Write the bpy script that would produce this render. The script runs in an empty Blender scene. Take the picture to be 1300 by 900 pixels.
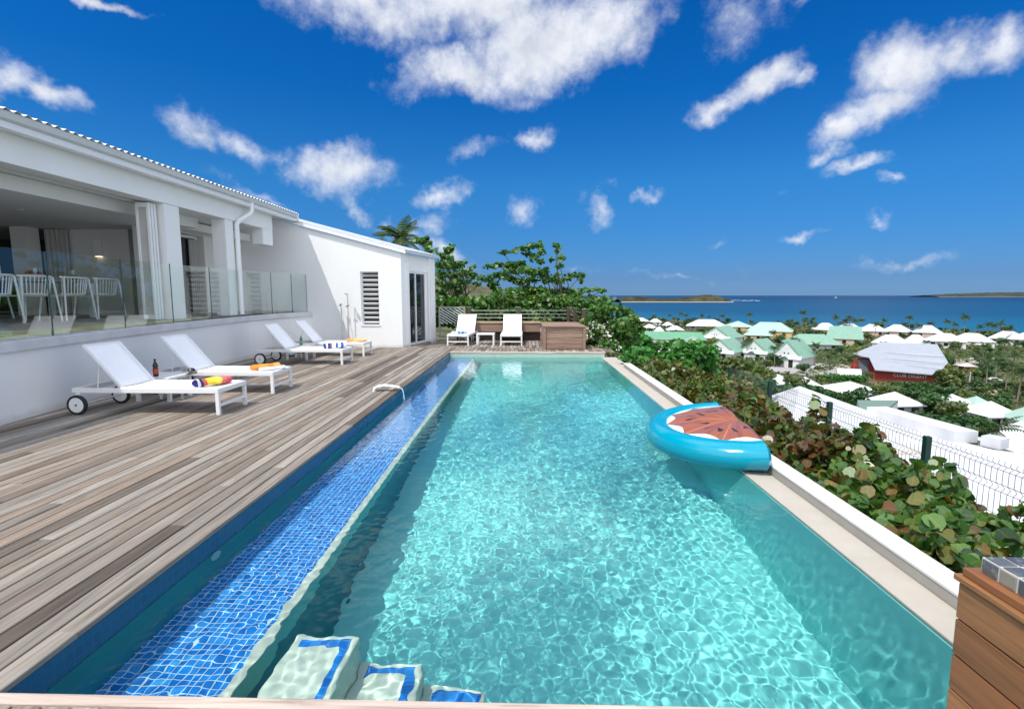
import bpy, math, random
import numpy as np
from mathutils import Vector, Matrix

sc = bpy.context.scene
COL = sc.collection
R = math.radians
rnd = random.Random(7)

# ---------------------------------------------------------------- camera, sky, sun, exposure
F_PX, CAM_H = 655.0, 1.5
PITCH = math.atan(75 / F_PX)
YAW = math.atan(17 / math.hypot(F_PX, 75))
cam = bpy.data.cameras.new('camera')
cam_o = bpy.data.objects.new('camera', cam)
COL.objects.link(cam_o)
cam.sensor_width = 36
cam.lens = F_PX / 1300 * 36
cam.clip_start = 0.05
cam.clip_end = 90000
cam_o.location = (0, 0, CAM_H)
cam_o.rotation_euler = (R(90) - PITCH, 0, YAW)
sc.camera = cam_o

SUN = Vector((0.37, 0.42, -1.0)).normalized()          # the way the light travels
to_sun = -SUN
SUN_EL = math.asin(to_sun.z)
SUN_AZ = math.atan2(to_sun.x, to_sun.y)
sun = bpy.data.lights.new('sun', 'SUN')
sun.energy = 2.55
sun.angle = R(0.5)
sun.color = (1.0, 0.955, 0.88)
sun.cycles.is_caustics_light = True
sun_o = bpy.data.objects.new('sun', sun)
COL.objects.link(sun_o)
sun_o.rotation_euler = SUN.to_track_quat('-Z', 'Y').to_euler()
sun_o.location = (-4, -5, 12)

vs = sc.view_settings
vs.view_transform = 'Standard'
vs.look = 'None'
vs.exposure = 0.62
vs.gamma = 1.0
sc.cycles.use_denoising = True
sc.cycles.max_bounces = 10
sc.cycles.transparent_max_bounces = 16
sc.cycles.caustics_refractive = True
sc.cycles.caustics_reflective = False
sc.cycles.blur_glossy = 0.5
sc.cycles.sample_clamp_indirect = 6


class N:
    """small node-tree writer"""
    def __init__(s, tree):
        s.t = tree
        s.out = None

    def n(s, typ, **kw):
        nd = s.t.nodes.new(typ)
        for k, v in kw.items():
            setattr(nd, k, v)
        return nd

    def put(s, sock, v):
        if hasattr(v, 'is_linked') or hasattr(v, 'links'):
            s.t.links.new(v, sock)
        else:
            sock.default_value = v

    def math(s, op, a, b=None, c=None, clamp=False):
        nd = s.n('ShaderNodeMath', operation=op)
        nd.use_clamp = clamp
        s.put(nd.inputs[0], a)
        if b is not None:
            s.put(nd.inputs[1], b)
        if c is not None:
            s.put(nd.inputs[2], c)
        return nd.outputs[0]

    def vmath(s, op, a, b=None, scale=None):
        nd = s.n('ShaderNodeVectorMath', operation=op)
        s.put(nd.inputs[0], a)
        if b is not None:
            s.put(nd.inputs[1], b)
        if scale is not None:
            s.put(nd.inputs['Scale'], scale)
        return nd.outputs['Value'] if op in ('LENGTH', 'DOT_PRODUCT', 'DISTANCE') else nd.outputs[0]

    def noise(s, vec, scale, detail=3, rough=0.55, dist=0.0, color=False):
        nd = s.n('ShaderNodeTexNoise')
        if vec is not None:
            s.put(nd.inputs['Vector'], vec)
        nd.inputs['Scale'].default_value = scale
        nd.inputs['Detail'].default_value = detail
        nd.inputs['Roughness'].default_value = rough
        nd.inputs['Distortion'].default_value = dist
        return nd.outputs['Color' if color else 'Fac']

    def ramp(s, fac, stops, mode='LINEAR'):
        nd = s.n('ShaderNodeValToRGB')
        nd.color_ramp.interpolation = mode
        e = nd.color_ramp.elements
        while len(e) < len(stops):
            e.new(0.5)
        for el, (p, c) in zip(e, stops):
            el.position = p
            el.color = (*c, 1) if len(c) == 3 else c
        s.put(nd.inputs[0], fac)
        return nd.outputs[0]

    def mix(s, fac, a, b, blend='MIX'):
        nd = s.n('ShaderNodeMix', data_type='RGBA', blend_type=blend)
        s.put(nd.inputs[0], fac)
        s.put(nd.inputs[6], a if not isinstance(a, tuple) or len(a) == 4 else (*a, 1))
        s.put(nd.inputs[7], b if not isinstance(b, tuple) or len(b) == 4 else (*b, 1))
        return nd.outputs[2]

    def step(s, x, lo, hi):
        nd = s.n('ShaderNodeMapRange', interpolation_type='SMOOTHSTEP')
        s.put(nd.inputs[0], x)
        s.put(nd.inputs[1], lo)
        s.put(nd.inputs[2], hi)
        return nd.outputs[0]

    def xyz(s, v):
        nd = s.n('ShaderNodeSeparateXYZ')
        s.put(nd.inputs[0], v)
        return nd.outputs

    def comb(s, x, y, z):
        nd = s.n('ShaderNodeCombineXYZ')
        s.put(nd.inputs[0], x)
        s.put(nd.inputs[1], y)
        s.put(nd.inputs[2], z)
        return nd.outputs[0]


# camera axes, used to turn a measured direction in the photograph into a world direction or point
_fw = Vector((-math.sin(YAW) * math.cos(PITCH), math.cos(YAW) * math.cos(PITCH), -math.sin(PITCH)))
_rt = Vector((math.cos(YAW), math.sin(YAW), 0))
_up = _rt.cross(_fw)


def ray(x, y):
    return (_fw * F_PX + _rt * (x - 650) - _up * (y - 450)).normalized()


def at(x, y, Y):
    d = ray(x, y)
    return Vector((0, 0, CAM_H)) + d * (Y / d.y)


def onz(x, y, z=0.0):
    d = ray(x, y)
    return Vector((0, 0, CAM_H)) + d * ((z - CAM_H) / d.z)


# ---------------------------------------------------------------- sky
world = bpy.data.worlds.new('World')
sc.world = world
world.use_nodes = True
wn = N(world.node_tree)
bg = world.node_tree.nodes['Background']
sky = wn.n('ShaderNodeTexSky', sky_type='NISHITA')
sky.sun_disc = False
sky.sun_elevation = SUN_EL
sky.sun_rotation = SUN_AZ
sky.altitude = 0
sky.air_density = 1.0
sky.dust_density = 0.25
sky.ozone_density = 3.0
tc = wn.n('ShaderNodeTexCoord')
dirv = tc.outputs['Generated']
dx, dy, dz = wn.xyz(dirv)
el = wn.math('ARCSINE', dz)
az = wn.math('ARCTAN2', dx, dy)
SKY_GRADE = wn.ramp(wn.math('MULTIPLY', el, 1.0), [(0.0, (0.14, 0.29, 0.66)), (0.03, (0.125, 0.25, 0.555)), (0.08, (0.11, 0.295, 0.575)), (0.2, (0.085, 0.385, 0.675)), (0.35, (0.022, 0.345, 0.72)), (0.6, (0.0, 0.335, 0.785))])
skyc = wn.mix(1.0, sky.outputs[0], SKY_GRADE, 'MULTIPLY')
uv = wn.comb(az, el, 0.0)
warp = wn.vmath('SUBTRACT', wn.noise(dirv, 7.0, 5, 0.6, color=True), (0.5, 0.5, 0.5))
uvw = wn.vmath('ADD', uv, wn.vmath('SCALE', warp, scale=0.14))
# clouds: centre px, half sizes px, tilt (deg, + = right end up), weight
CLOUDS = [
    (600, 0, 185, 75, -8, 1.15), (700, 50, 150, 75, 15, 1.15), (590, 95, 105, 40, 5, 1.0), (460, 5, 120, 55, -10, .9), (800, 45, 45, 40, 30, .7),
    (965, 112, 58, 30, 8, 1.0), (912, 138, 42, 26, 0, .95), (1010, 108, 30, 20, 10, .8),
    (1150, 85, 75, 50, 0, 1.05), (1215, 60, 70, 40, 10, .95), (1285, 35, 70, 32, 5, .85), (1130, 135, 70, 34, 10, .85), (1075, 165, 48, 20, 15, .75), (1090, 212, 42, 13, 12, .75), (1060, 195, 25, 14, 0, .6),
    (50, 110, 85, 22, -25, 1.0), (10, 85, 40, 35, -20, .9), (120, -2, 75, 10, 0, .8),
    (262, 168, 42, 24, 0, .7), (310, 182, 34, 20, 0, .55), (350, 185, 34, 14, -5, .35), (435, 215, 72, 34, 0, .95), (330, 245, 50, 8, -15, .35),
    (605, 193, 30, 14, 10, .45), (668, 181, 25, 17, 0, .8), (557, 244, 32, 12, 12, .5), (668, 267, 24, 15, 30, .6), (755, 272, 14, 16, 45, .52),
    (821, 259, 16, 10, 15, .62), (1012, 308, 34, 9, 4, .62), (1112, 288, 18, 7, 0, .42), (912, 309, 15, 7, 20, .35),
    (490, 280, 20, 12, 10, .45), (550, 283, 22, 14, 0, .45), (580, 315, 28, 14, -20, .75), (735, 340, 30, 10, 0, .42), (600, 330, 30, 14, 0, .4), (780, 245, 14, 8, 0, .25),
    (995, 248, 20, 8, 5, .3), (520, 300, 40, 14, 0, .5), (870, 345, 60, 5, 0, .24), (1150, 340, 60, 5, 0, .24), (450, 262, 40, 8, -20, .4), (1130, 232, 20, 6, 0, .4), (930, 20, 40, 40, 30, .22), (1010, 5, 20, 10, 0, .3),
]
dens = None
for (px, py, hx, hy, tilt, wgt) in CLOUDS:
    d0, d1, d2 = ray(px, py), ray(px + hx, py), ray(px, py - hy)
    ang = lambda d: (math.atan2(d.x, d.y), math.asin(d.z))
    a0, e0 = ang(d0)
    rx = abs(ang(d1)[0] - a0)
    ry = abs(ang(d2)[1] - e0)
    t = R(tilt)
    mp = wn.n('ShaderNodeMapping', vector_type='TEXTURE')
    wn.put(mp.inputs['Vector'], uvw)
    mp.inputs['Location'].default_value = (a0, e0, 0)
    mp.inputs['Rotation'].default_value = (0, 0, t)
    mp.inputs['Scale'].default_value = (rx * 1.18, ry * 1.18, 1)
    ln = wn.vmath('LENGTH', mp.outputs[0])
    v = wn.math('MULTIPLY_ADD', ln, -wgt, wgt)
    dens = v if dens is None else wn.math('SMOOTH_MAX', dens, v, 0.12)
n1 = wn.noise(dirv, 9.0, 8, 0.62)
n2 = wn.noise(wn.vmath('ADD', dirv, (-0.012, -0.004, 0.02)), 9.0, 8, 0.62)
n3 = wn.noise(dirv, 34.0, 6, 0.68)
body = wn.math('ADD', dens, wn.math('MULTIPLY', wn.math('SUBTRACT', n1, 0.5), 1.25))
body = wn.math('ADD', body, wn.math('MULTIPLY', wn.math('SUBTRACT', n3, 0.5), 0.55))
cover = wn.step(body, -0.02, 0.95)
thick = wn.step(body, 0.35, 1.1)
shade = wn.math('MULTIPLY_ADD', wn.math('SUBTRACT', n1, n2), 3.0, 0.60, clamp=True)
lit = wn.mix(shade, (3.3, 3.7, 4.5), (6.4, 6.5, 6.7))
lit = wn.mix(wn.math('MULTIPLY', thick, 0.35), lit, (4.2, 4.4, 4.8))
fin = wn.mix(wn.math('MULTIPLY', cover, 0.94), skyc, lit)
# unseen bright broken cloud, added behind the camera and overhead as ambient fill
away = wn.math('MAXIMUM', wn.step(dy, 0.25, -0.15), wn.step(el, 0.75, 1.0))
cov2 = wn.math('MULTIPLY', away, wn.step(wn.noise(dirv, 2.6, 7, 0.6), 0.36, 0.56))
fin = wn.mix(wn.math('MULTIPLY', cov2, 0.95), fin, (10.4, 11.0, 12.0, 1))
world.node_tree.links.new(fin, bg.inputs[0])
bg.inputs[1].default_value = 0.11


# ---------------------------------------------------------------- materials
def newmat(name):
    m = bpy.data.materials.new(name)
    m.use_nodes = True
    b = m.node_tree.nodes['Principled BSDF']
    return m, N(m.node_tree), b


def objco(n):
    return n.n('ShaderNodeTexCoord').outputs['Object']


def bump(n, b, h, strength, dist=0.01):
    bp = n.n('ShaderNodeBump')
    bp.inputs['Strength'].default_value = strength
    bp.inputs['Distance'].default_value = dist
    n.put(bp.inputs['Height'], h)
    n.put(b.inputs['Normal'], bp.outputs[0])


def plain(name, col, rough=0.6, var=0.08, vscale=4.0, bmp=0.0, bscale=60.0, metal=0.0, spec=0.5):
    m, n, b = newmat(name)
    co = objco(n)
    nz = n.noise(co, vscale, 4, 0.6)
    k = n.ramp(nz, [(0.25, (1 - var,) * 3), (0.75, (1 + var,) * 3)])
    n.put(b.inputs['Base Color'], n.mix(1.0, (*col, 1), k, 'MULTIPLY'))
    b.inputs['Roughness'].default_value = rough
    b.inputs['Metallic'].default_value = metal
    b.inputs['Specular IOR Level'].default_value = spec
    if bmp:
        bump(n, b, n.noise(co, bscale, 3), bmp, 0.005)
    return m


MAT = {}
def wall_mat():
    """painted render: trowel texture, faint rain streaks, a dirt line near the floor"""
    m, n, b = newmat('white_wall')
    co = n.n('ShaderNodeNewGeometry').outputs['Position']
    z = n.xyz(co)[2]
    a = n.noise(co, .9, 5, .6)
    st = n.noise(n.vmath('MULTIPLY', co, (2.2, 2.2, .5)), 1.0, 5, .65)
    k = n.ramp(n.math('MULTIPLY', n.math('ADD', a, st), .5), [(.3, (.95, .95, .94)), (.5, (.985, .985, .98)), (.7, (1, 1, 1))])
    base = n.mix(1.0, (.83, .83, .82, 1), k, 'MULTIPLY')
    d = n.math('ADD', z, n.math('MULTIPLY', n.noise(co, 6.0, 4), -.10))
    base = n.mix(n.math('MULTIPLY', n.step(d, .07, -.04), .4), base, (.42, .39, .35, 1))
    n.put(b.inputs['Base Color'], base)
    b.inputs['Roughness'].default_value = .9
    b.inputs['Specular IOR Level'].default_value = .2
    bump(n, b, n.math('ADD', n.noise(co, 9.0, 4, .6), n.math('MULTIPLY', n.noise(co, 60.0, 3), .3)), .22, .012)
    return m


MAT['white_wall'] = wall_mat()
MAT['white_paint'] = plain('white_paint', (.80, .80, .80), .45, .03, 3)
MAT['white_metal'] = plain('white_metal', (.78, .78, .77), .35, .03, 6)
MAT['sling'] = plain('white_sling', (.88, .88, .88), .75, .02, 10, .2, 400, spec=.2)
MAT['grey_paint'] = plain('grey_paint', (.55, .57, .56), .5, .05, 2)
MAT['black_rubber'] = plain('black_rubber', (.015, .015, .017), .7, .1, 5)
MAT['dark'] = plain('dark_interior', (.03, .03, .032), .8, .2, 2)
MAT['room_wall'] = plain('room_wall', (.74, .72, .69), .9, .04, 1)
MAT['curtain'] = plain('curtain', (.50, .48, .45), .9, .06, 3)
MAT['coping_stone'] = plain('coping_stone', (.60, .60, .60), .8, .16, 2.2, .3, 30)
MAT['beige_stone'] = plain('beige_stone', (.45, .41, .345), .8, .06, 6, .3, 120)
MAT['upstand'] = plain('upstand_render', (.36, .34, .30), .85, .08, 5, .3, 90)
MAT['terrace_floor'] = plain('terrace_floor', (.30, .28, .26), .7, .1, 2)
MAT['soil'] = plain('soil', (.09, .065, .045), .95, .3, 6, .5, 20)
MAT['bark'] = plain('bark', (.085, .065, .05), .9, .25, 8, .5, 30)
MAT['palm_bark'] = plain('palm_bark', (.22, .18, .14), .9, .2, 8, .5, 30)
MAT['steel'] = plain('steel', (.55, .56, .57), .25, .05, 5, metal=1)
MAT['black_glossy'] = plain('black_glossy', (.012, .012, .014), .25, .1, 4)
MAT['fence_green'] = plain('fence_green', (.006, .035, .028), .45, .1, 4)
MAT['fence_wire'] = plain('fence_wire', (.10, .13, .12), .5, .1, 4)
MAT['glass_edge'] = plain('glass_edge', (.015, .06, .055), .2, .05, 3)


def glass_mat():
    m, n, b = newmat('clear_glass')
    t = m.node_tree
    out = t.nodes['Material Output']
    t.nodes.remove(b)
    tr = n.n('ShaderNodeBsdfTransparent')
    tr.inputs[0].default_value = (.94, .975, .965, 1)
    gl = n.n('ShaderNodeBsdfGlossy')
    gl.inputs['Roughness'].default_value = 0.01
    gl.inputs['Color'].default_value = (.95, 1, .99, 1)
    fr = n.n('ShaderNodeFresnel')
    fr.inputs['IOR'].default_value = 1.7
    geo = n.n('ShaderNodeNewGeometry')
    mx = n.n('ShaderNodeMixShader')
    n.put(mx.inputs[0], n.math('MULTIPLY', fr.outputs[0], n.math('MULTIPLY_ADD', geo.outputs['Backfacing'], -1.0, 1.0)))
    n.put(mx.inputs[1], tr.outputs[0])
    n.put(mx.inputs[2], gl.outputs[0])
    n.put(out.inputs['Surface'], mx.outputs[0])
    return m


MAT['glass'] = glass_mat()


def window_mat():
    m, n, b = newmat('dark_window_glass')
    b.inputs['Base Color'].default_value = (.015, .02, .022, 1)
    b.inputs['Roughness'].default_value = .05
    return m


MAT['window'] = window_mat()


def wood_mat(name, tones, grain_axis='Y', rough=.75, blotch=.35, spec=.3):
    """weathered boards: every board (mesh island) takes its own tone, grain runs along the board"""
    m, n, b = newmat(name)
    co = objco(n)
    isl = n.n('ShaderNodeNewGeometry').outputs['Random Per Island']
    sv = {'Y': (38, 1.6, 38), 'X': (1.6, 38, 38)}[grain_axis]
    off = n.comb(n.math('MULTIPLY', isl, 37.0), n.math('MULTIPLY', isl, 91.0), 0.0)
    v = n.vmath('ADD', n.vmath('MULTIPLY', co, sv), off)
    g = n.noise(v, 1.0, 6, 0.65, 0.6)
    base = n.ramp(isl, [(i / (len(tones) - 1), c) for i, c in enumerate(tones)])
    gk = n.ramp(g, [(0.26, (.38, .36, .34)), (0.47, (.95, .95, .95)), (0.75, (1.42, 1.41, 1.40))])
    c = n.mix(1.0, base, gk, 'MULTIPLY')
    bl = n.noise(n.vmath('ADD', n.vmath('MULTIPLY', co, (4, .8, 4) if grain_axis == 'Y' else (.8, 4, 4)), off), 1.0, 4, .6)
    c = n.mix(n.math('MULTIPLY', n.step(bl, .45, .75), blotch), c, n.mix(1.0, c, (1.5, 1.48, 1.45), 'MULTIPLY'))
    n.put(b.inputs['Base Color'], c)
    b.inputs['Roughness'].default_value = rough
    b.inputs['Specular IOR Level'].default_value = spec
    bump(n, b, g, .35, .004)
    return m


MAT['deck'] = wood_mat('weathered_deck_boards', [(0.239, 0.203, 0.165), (0.152, 0.122, 0.095), (0.332, 0.299, 0.254), (0.083, 0.065, 0.050), (0.273, 0.240, 0.199), (0.185, 0.144, 0.110), (0.360, 0.329, 0.282), (0.117, 0.095, 0.075), (0.293, 0.258, 0.217), (0.205, 0.175, 0.146), (0.244, 0.190, 0.144), (0.322, 0.288, 0.244)])
MAT['deck_end'] = wood_mat('weathered_edge_board', [(.50, .40, .33), (.46, .37, .31)], 'X')
MAT['planter_wood'] = wood_mat('oiled_hardwood', [(.25, .105, .038), (.31, .145, .058), (.21, .085, .032), (.28, .12, .046)], 'Y', .5, .3, .45)
MAT['far_wood'] = wood_mat('weathered_bench_wood', [(.27, .17, .12), (.33, .22, .16), (.23, .15, .11), (.30, .20, .145)], 'X', .75, .3)
MAT['dark_wood'] = plain('dark_post_wood', (.075, .045, .035), .7, .25, 6, .3, 40)


def tile_mat(name, size, cols, grout, axes='XY', gw=.07, rough=.25):
    m, n, b = newmat(name)
    co = n.vmath('SCALE', n.vmath('ADD', objco(n), (.0131, .0173, .0149)), scale=1.0 / size)
    fl = n.vmath('FLOOR', co)
    fx = n.xyz(n.vmath('FRACTION', co))
    fz = n.xyz(fl)
    i, j = {'XY': (0, 1), 'YZ': (1, 2), 'XZ': (0, 2)}[axes]
    wnz = n.n('ShaderNodeTexWhiteNoise', noise_dimensions='2D')
    n.put(wnz.inputs['Vector'], n.comb(fz[i], fz[j], 0.0))
    c = n.ramp(wnz.outputs['Value'], [(k / (len(cols) - 1), q) for k, q in enumerate(cols)])
    e = None
    for k in (i, j):
        q = n.math('MINIMUM', fx[k], n.math('SUBTRACT', 1.0, fx[k]))
        e = q if e is None else n.math('MINIMUM', e, q)
    g = n.math('LESS_THAN', e, gw)
    n.put(b.inputs['Base Color'], n.mix(g, c, (*grout, 1)))
    b.inputs['Roughness'].default_value = rough
    return m


BLUES = [(.005, .14, .50), (.015, .24, .70), (.008, .17, .58), (.05, .33, .78), (.006, .15, .52), (.02, .25, .70), (.01, .12, .45), (.03, .28, .74)]
MAT['ledge_tile'] = tile_mat('blue_mosaic_floor', .042, BLUES, (.60, .74, .80), 'XY', .05)
MAT['band_tile'] = tile_mat('blue_mosaic_wall', .05, [(.006, .07, .13), (.008, .085, .16), (.007, .078, .145)], (.014, .10, .17), 'YZ', .05)
MAT['border_tile'] = tile_mat('blue_border_tile', .05, BLUES, (.10, .25, .6), 'XY', .05)
MAT['plaster'] = plain('aqua_pool_plaster', (.215, .66, .64), .8, .06, 2.5)
MAT['step_plaster'] = plain('pale_step_plaster', (.62, .67, .56), .8, .12, 7)
MAT['far_tile'] = plain('pale_green_tile', (.40, .50, .42), .5, .08, 12)


def water_mat():
    m, n, b = newmat('clear_pool_water')
    t = m.node_tree
    out = t.nodes['Material Output']
    t.nodes.remove(b)
    g = n.n('ShaderNodeBsdfGlass')
    g.inputs['Roughness'].default_value = 0
    g.inputs['IOR'].default_value = 1.33
    g.inputs['Color'].default_value = (.89, .985, .985, 1)
    n.put(out.inputs['Surface'], g.outputs[0])
    return m


MAT['water'] = water_mat()


def leaf_mat(name, cols, rough=.42, trans=.3, spec=.4, veins=False):
    cols = [tuple(min(.5, v * (1.12 if veins else 1.45)) for v in q) if max(q) < .5 else q for q in cols]
    m, n, b = newmat(name)
    t = m.node_tree
    isl = n.n('ShaderNodeNewGeometry').outputs['Random Per Island']
    c = n.ramp(isl, [(k / (len(cols) - 1), q) for k, q in enumerate(cols)])
    if veins:
        u_, v_, _z = n.xyz(n.n('ShaderNodeTexCoord').outputs['UV'])
        av = n.math('ABSOLUTE', v_)
        mid = n.math('LESS_THAN', av, .07)
        side_v = n.math('LESS_THAN', n.math('FRACT', n.math('MULTIPLY', n.math('SUBTRACT', u_, n.math('MULTIPLY', av, .6)), 2.6)), .13)
        blot = n.noise(n.n('ShaderNodeTexCoord').outputs['Object'], 38.0, 4, .65)
        c = n.mix(n.step(blot, .5, .72), c, n.mix(1.0, c, (1.9, 1.0, .55), 'MULTIPLY'))
        c = n.mix(n.math('MULTIPLY', n.math('MAXIMUM', mid, n.math('MULTIPLY', side_v, .6)), .55), c, n.mix(.5, n.mix(1.0, c, (2.2, 2.0, 1.8), 'MULTIPLY'), (.22, .15, .06, 1)))
    n.put(b.inputs['Base Color'], c)
    b.inputs['Roughness'].default_value = rough
    b.inputs['Specular IOR Level'].default_value = spec
    tl = n.n('ShaderNodeBsdfTranslucent')
    n.put(tl.inputs[0], n.mix(1.0, c, (1.5, 1.7, .6), 'MULTIPLY'))
    mx = n.n('ShaderNodeMixShader')
    mx.inputs[0].default_value = trans
    out = t.nodes['Material Output']
    n.put(mx.inputs[1], b.outputs[0])
    n.put(mx.inputs[2], tl.outputs[0])
    n.put(out.inputs['Surface'], mx.outputs[0])
    return m


G1, G2, G3, G4 = (.022, .075, .018), (.045, .13, .025), (.075, .17, .035), (.018, .055, .022)
MAT['leaf_seagrape'] = leaf_mat('sea_grape_leaves', [G4, G1, G2, (.10, .17, .04), G1, (.14, .19, .045), G2, (.05, .11, .03)])
MAT['leaf_green'] = leaf_mat('green_hedge_leaves', [G1, G2, G3, G4, (.10, .20, .045), G2, (.16, .17, .05), (.14, .05, .02)], .33, .3, .5, True)
MAT['leaf_mixed'] = leaf_mat('mixed_hedge_leaves', [G1, (.11, .15, .035), (.11, .045, .02), G2, (.17, .13, .04), G3, G4, (.15, .18, .05), G2, (.075, .035, .018), G2], .36, .3, .5, True)
MAT['leaf_red'] = leaf_mat('russet_hedge_leaves', [(.10, .035, .018), G1, (.14, .06, .02), G2, (.065, .025, .015), (.12, .13, .035), G2, (.13, .045, .02), G4, (.10, .14, .04), G3], .33, .3, .5, True)
MAT['leaf_bright'] = leaf_mat('bright_shrub_leaves', [G2, (.05, .17, .03), (.03, .12, .03), (.08, .21, .045), G1])
MAT['leaf_dark'] = leaf_mat('dark_tree_leaves', [(.022, .06, .022), (.035, .085, .028), (.05, .10, .03), (.018, .05, .022)], .6)
MAT['leaf_olive'] = leaf_mat('olive_tree_leaves', [(.07, .10, .035), (.10, .125, .04), (.05, .08, .03), (.12, .13, .05)], .6)
MAT['leaf_yellow'] = leaf_mat('yellow_tree_leaves', [(.15, .16, .035), (.11, .15, .035), (.20, .18, .05), (.08, .12, .03)], .6)
MAT['leaf_palm'] = leaf_mat('palm_leaves', [(.03, .065, .018), (.045, .08, .022), (.025, .055, .018), (.08, .085, .03)], .5)
MAT['petal'] = leaf_mat('white_petals', [(.8, .8, .78), (.75, .75, .72)], .6)


# ---------------------------------------------------------------- mesh building
class MB:
    def __init__(s):
        s.v, s.f, s.mi = [], [], []

    def add(s, vs_, fs_, mi=0):
        b = len(s.v)
        s.v += [tuple(p) for p in vs_]
        s.f += [tuple(i + b for i in q) for q in fs_]
        s.mi += [mi] * len(fs_)
        return s

    def box(s, a, b, mi=0, M_=None):
        x0, y0, z0 = a
        x1, y1, z1 = b
        vs_ = [(x0, y0, z0), (x1, y0, z0), (x1, y1, z0), (x0, y1, z0), (x0, y0, z1), (x1, y0, z1), (x1, y1, z1), (x0, y1, z1)]
        if M_ is not None:
            vs_ = [M_ @ Vector(p) for p in vs_]
        return s.add(vs_, [(3, 2, 1, 0), (4, 5, 6, 7), (0, 1, 5, 4), (1, 2, 6, 5), (2, 3, 7, 6), (3, 0, 4, 7)], mi)

    def bar(s, p, q, w, h, up=(0, 0, 1), mi=0):
        """a straight rectangular bar from p to q"""
        p, q = Vector(p), Vector(q)
        d = (q - p)
        L = d.length
        d.normalize()
        u = Vector(up)
        x = d.cross(u)
        if x.length < 1e-4:
            x = d.cross(Vector((1, 0, 0)))
        x.normalize()
        z = x.cross(d)
        M_ = Matrix((x, d, z)).transposed().to_4x4()
        M_.translation = p
        return s.box((-w / 2, 0, -h / 2), (w / 2, L, h / 2), mi, M_)

    def tube(s, pts, rad, seg=8, mi=0, cap=True):
        pts = [Vector(p) for p in pts]
        if not hasattr(rad, '__len__'):
            rad = [rad] * len(pts)
        rings = []
        prev = None
        for i, p in enumerate(pts):
            d = (pts[min(i + 1, len(pts) - 1)] - pts[max(i - 1, 0)]).normalized()
            if prev is None:
                a = d.orthogonal().normalized()
            else:
                a = (prev - d * prev.dot(d)).normalized()
            prev = a
            c = d.cross(a)
            rings.append([p + (a * math.cos(2 * math.pi * k / seg) + c * math.sin(2 * math.pi * k / seg)) * rad[i] for k in range(seg)])
        vs_ = [q for r in rings for q in r]
        fs_ = []
        for i in range(len(rings) - 1):
            for k in range(seg):
                fs_.append((i * seg + k, i * seg + (k + 1) % seg, (i + 1) * seg + (k + 1) % seg, (i + 1) * seg + k))
        if cap:
            fs_.append(tuple(range(seg))[::-1])
            fs_.append(tuple((len(rings) - 1) * seg + k for k in range(seg)))
        return s.add(vs_, fs_, mi)

    def prism(s, poly, axis, a, b, mi=0):
        """polygon in the plane across AXIS ('X': (y,z), 'Y': (x,z), 'Z': (x,y)), from a to b"""
        mk = {'X': lambda p, t: (t, p[0], p[1]), 'Y': lambda p, t: (p[0], t, p[1]), 'Z': lambda p, t: (p[0], p[1], t)}[axis]
        n = len(poly)
        vs_ = [mk(p, a) for p in poly] + [mk(p, b) for p in poly]
        fs_ = [tuple(range(n)), tuple(range(2 * n - 1, n - 1, -1))]
        fs_ += [(i, i + n, (i + 1) % n + n, (i + 1) % n) for i in range(n)]
        return s.add(vs_, fs_, mi)

    def lathe(s, prof, seg=16, c=(0, 0, 0), mi=0):
        vs_, fs_ = [], []
        for r, z in prof:
            for k in range(seg):
                a = 2 * math.pi * k / seg
                vs_.append((c[0] + r * math.cos(a), c[1] + r * math.sin(a), c[2] + z))
        for i in range(len(prof) - 1):
            for k in range(seg):
                fs_.append((i * seg + k, i * seg + (k + 1) % seg, (i + 1) * seg + (k + 1) % seg, (i + 1) * seg + k))
        fs_.append(tuple(range(seg))[::-1])
        fs_.append(tuple((len(prof) - 1) * seg + k for k in range(seg)))
        return s.add(vs_, fs_, mi)

    def build(s, name, mat, parent=None, smooth=False, bevel=0.0, world_co=False, mesh_only=False, flip_check=True):
        me = bpy.data.meshes.new(name)
        v = s.v
        if world_co and parent is not None:
            q = parent.matrix_basis.inverted()
            v = [tuple(q @ Vector(p)) for p in v]
        me.from_pydata(v, [], s.f)
        mats = mat if isinstance(mat, (list, tuple)) else [mat]
        for m_ in mats:
            me.materials.append(m_)
        if len(mats) > 1:
            me.polygons.foreach_set('material_index', s.mi)
        if flip_check:
            import bmesh
            bm = bmesh.new()
            bm.from_mesh(me)
            bmesh.ops.recalc_face_normals(bm, faces=bm.faces)
            bm.to_mesh(me)
            bm.free()
        if smooth:
            me.polygons.foreach_set('use_smooth', [True] * len(me.polygons))
        me.update()
        if mesh_only:
            return me
        o = bpy.data.objects.new(name, me)
        COL.objects.link(o)
        if parent is not None:
            o.parent = parent
        if bevel:
            md = o.modifiers.new('edge', 'BEVEL')
            md.width = bevel
            md.segments = 2
            md.limit_method = 'ANGLE'
        if smooth:
            try:
                me.set_sharp_from_angle(angle=R(40))
            except Exception:
                pass
        return o


def tag(o, label, cat, group=None, kind=None):
    if label:
        o['label'] = label
    if cat:
        o['category'] = cat
    if group:
        o['group'] = group
    if kind:
        o['kind'] = kind
    return o


def thing(name, label, cat, loc=(0, 0, 0), rz=0.0, group=None):
    o = bpy.data.objects.new(name, None)
    o.empty_display_size = .1
    COL.objects.link(o)
    o.location = loc
    o.rotation_euler = (0, 0, rz)
    return tag(o, label, cat, group)


def structure(o):
    o['kind'] = 'structure'
    return o


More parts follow.
